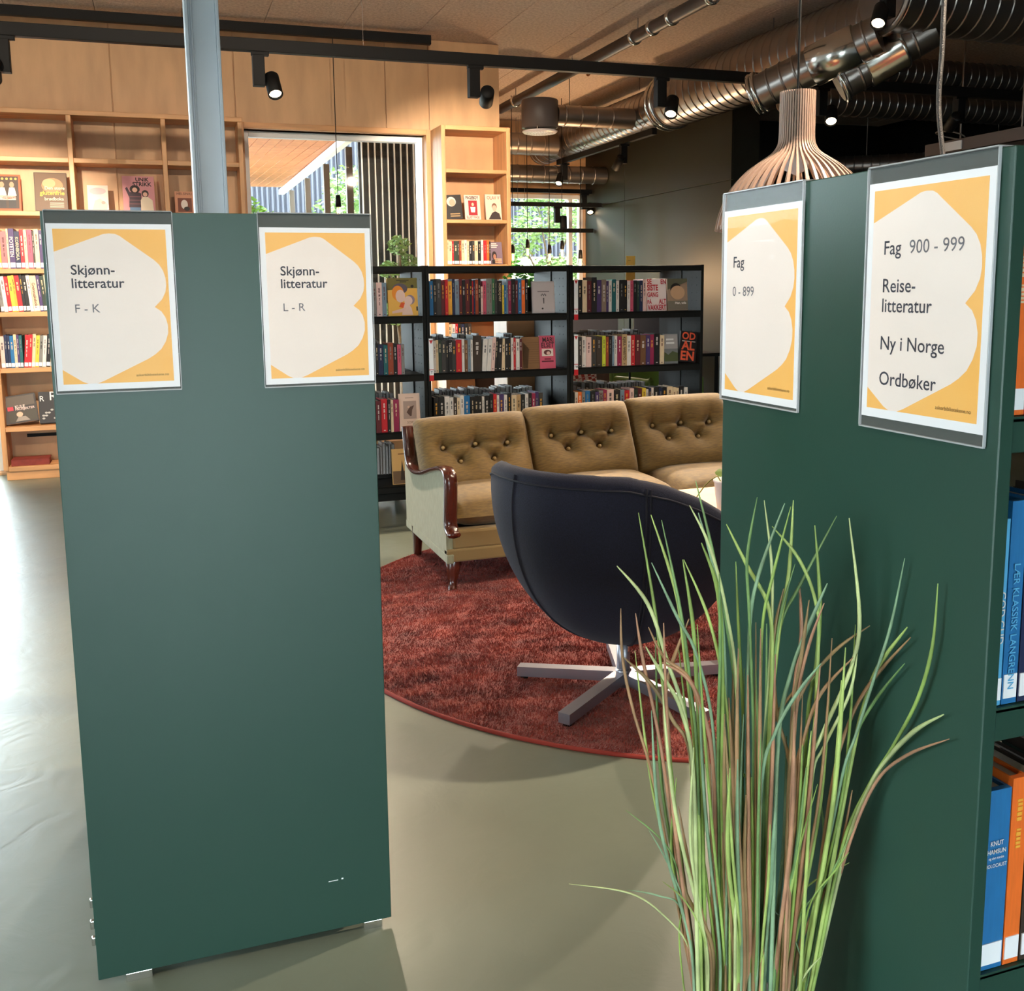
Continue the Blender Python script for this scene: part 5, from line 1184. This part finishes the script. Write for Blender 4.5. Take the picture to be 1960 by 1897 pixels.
for i, (px, py) in enumerate(((1010, 478), (982, 488), (1052, 488), (1076, 480), (1111, 498))):
    q = at_y(px, py, 10.5); bulb(('round globe filament bulb before the far window', 'slim yellow filament bulb beside the narrow bookcase', 'filament bulb between the globe bulb and the mullion', 'pear-shaped filament bulb close to the window mullion', 'lowest filament bulb close to the dark partition')[i], q.x, q.y, 2.86 if abs(q.x-4.61) < .2 else CH, q.z, .06 if i == 0 else .045)
lg = light('bulb_glow', 'POINT', (4.40, 10.0, 1.45), 75, (1, .62, .32), None, shadow_soft_size=.12)

# ================================================================== THINGS GLIMPSED BEHIND THE RACKS
ys_ = thing('shelf_sign', 'yellow upright sign card behind the black rack by the partition', 'sign', (3.185, 6.55, 0))
MB().rbox(-.036, .036, 0, .004, 1.36, 1.58, .002).build('card', mat('sign_yellow', (248, 196, 92), .5), ys_)
MB().tube([(0, .006, 0), (0, .006, 1.4)], .008, 8).build('stem', M['trackblk'], ys_); MB().lathe([(0, 0), (.12, 0), (.12, .012), (0, .015)], 24).build('foot', M['trackblk'], ys_)
MB().box(-.022, .0, -.0008, 0, 1.548, 1.551).build('print', M['ink3'], ys_)
def visitor_chair(label, loc, rz, m, m2=None):
    t = thing('visitor_chair', label, 'chair', loc, (0, 0, rz))
    b = MB(); nx, ny = 14, 8; vs = []; fs = []
    for j in range(ny+1):
        for i in range(nx+1):
            u = (i/nx-.5)*2; z = .50+.36*j/ny - (.10*max(0, abs(u)-.5)*2 if j > ny-3 else 0)
            vs.append((u*.24, .22-.07*u*u+.05*j/ny, z))
    F = [(j*(nx+1)+i, j*(nx+1)+i+1, (j+1)*(nx+1)+i+1, (j+1)*(nx+1)+i) for j in range(ny) for i in range(nx)]
    b.add(vs, F, True); b.add([(x, y+.03, z) for x, y, z in vs], F, True); b.build('backrest', m, t)
    MB().rbox(-.23, .23, -.22, .22, .43, .47, .015).build('seat', m2 or m, t)
    for x in (-.2, .2):
        for y in (-.19, .19): MB().tube([(x, y, .44), (x*1.1, y*1.1, 0)], [.014, .010], 8).build('leg', M['black'], t)
    for x in (-.17, .17): MB().tube([(x, .19, .44), (x, .22, .55)], .012, 8).build('back_support', M['black'], t)
    return t
visitor_chair('brown felt chair standing behind the rack of the pink book', (2.62, 7.45, 0), .3, mat('brown_felt', (96, 80, 74), .9))
visitor_chair('second brown felt chair behind the partition-side rack', (3.42, 7.85, 0), -.2, MATS['brown_felt'])
def houndstooth():
    m = bpy.data.materials.new('houndstooth'); m.use_nodes = True; nt = m.node_tree
    tc = nt.nodes.new('ShaderNodeTexCoord'); ck = nt.nodes.new('ShaderNodeTexChecker'); ck.inputs['Scale'].default_value = 40
    ck.inputs[1].default_value = lin((170, 52, 44))+(1,); ck.inputs[2].default_value = lin((226, 210, 200))+(1,)
    mp = nt.nodes.new('ShaderNodeMapping'); mp.inputs['Rotation'].default_value = (.6, 0, .4)
    nt.links.new(tc.outputs['Object'], mp.inputs[0]); nt.links.new(mp.outputs[0], ck.inputs[0]); nt.links.new(ck.outputs[0], nt.nodes['Principled BSDF'].inputs['Base Color']); return m
visitor_chair('red houndstooth chair behind the partition-side rack', (2.98, 6.98, 0), .1, houndstooth())
gc = thing('green_armchair', 'lime green wooden armchair behind the partition-side rack', 'chair', (3.62, 6.98, 0), (0, 0, .2))
GRN = mat('lime_paint', (112, 140, 62), .5)
MB().rbox(-.22, .22, -.22, .22, .40, .44, .012).build('seat', GRN, gc)
for x in (-.24, .24):
    MB().tube(smooth_path([(x, -.24, 0), (x, -.24, .62), (x, -.18, .66), (x, .2, .66)], 4), .020, 8).build('arm', GRN, gc); MB().tube([(x, .22, 0), (x, .26, .70)], .018, 8).build('leg', GRN, gc)
MB().rbox(-.24, .24, .225, .245, .52, .70, .01).build('backrest', GRN, gc)
sc = thing('screen_desk', 'dark desk with two grey computer screens behind the partition-side rack', 'desk', (4.30, 8.75, 0), (0, 0, -.1))
MB().rbox(-.75, .75, -.35, .35, .71, .74, .005).build('desktop', M['black'], sc)
for x in (-.7, .7): MB().rbox(x-.02, x+.02, -.33, .33, 0, .71, .004).build('leg', M['black'], sc)
for x in (-.42, .28):
    MB().rbox(x-.27, x+.27, .05, .075, .82, 1.16, .006).build('screen', mat('screen_grey', (92, 90, 96), .3), sc); MB().rbox(x-.03, x+.03, .06, .09, .74, .84, .004).build('stand', M['black'], sc)
pf = thing('dark_planter', 'black metal bucket planter with foliage behind the rack near the far window', 'potted plant', (2.42, 6.75, 0))
MB().rbox(-.15, .15, -.15, .15, 0, 1.18, .01).build('pedestal', M['plyback'], pf)
MB().lathe([(0, 1.18), (.10, 1.18), (.11, 1.36), (.115, 1.37), (.1, 1.36), (0, 1.34)], 24).build('bucket', M['black'], pf)
leaves((0, 0, 1.44), .12, 160, .03, M['leafB'], pf, 123)
bpy.context.view_layer.update()
print('books', NB[0])
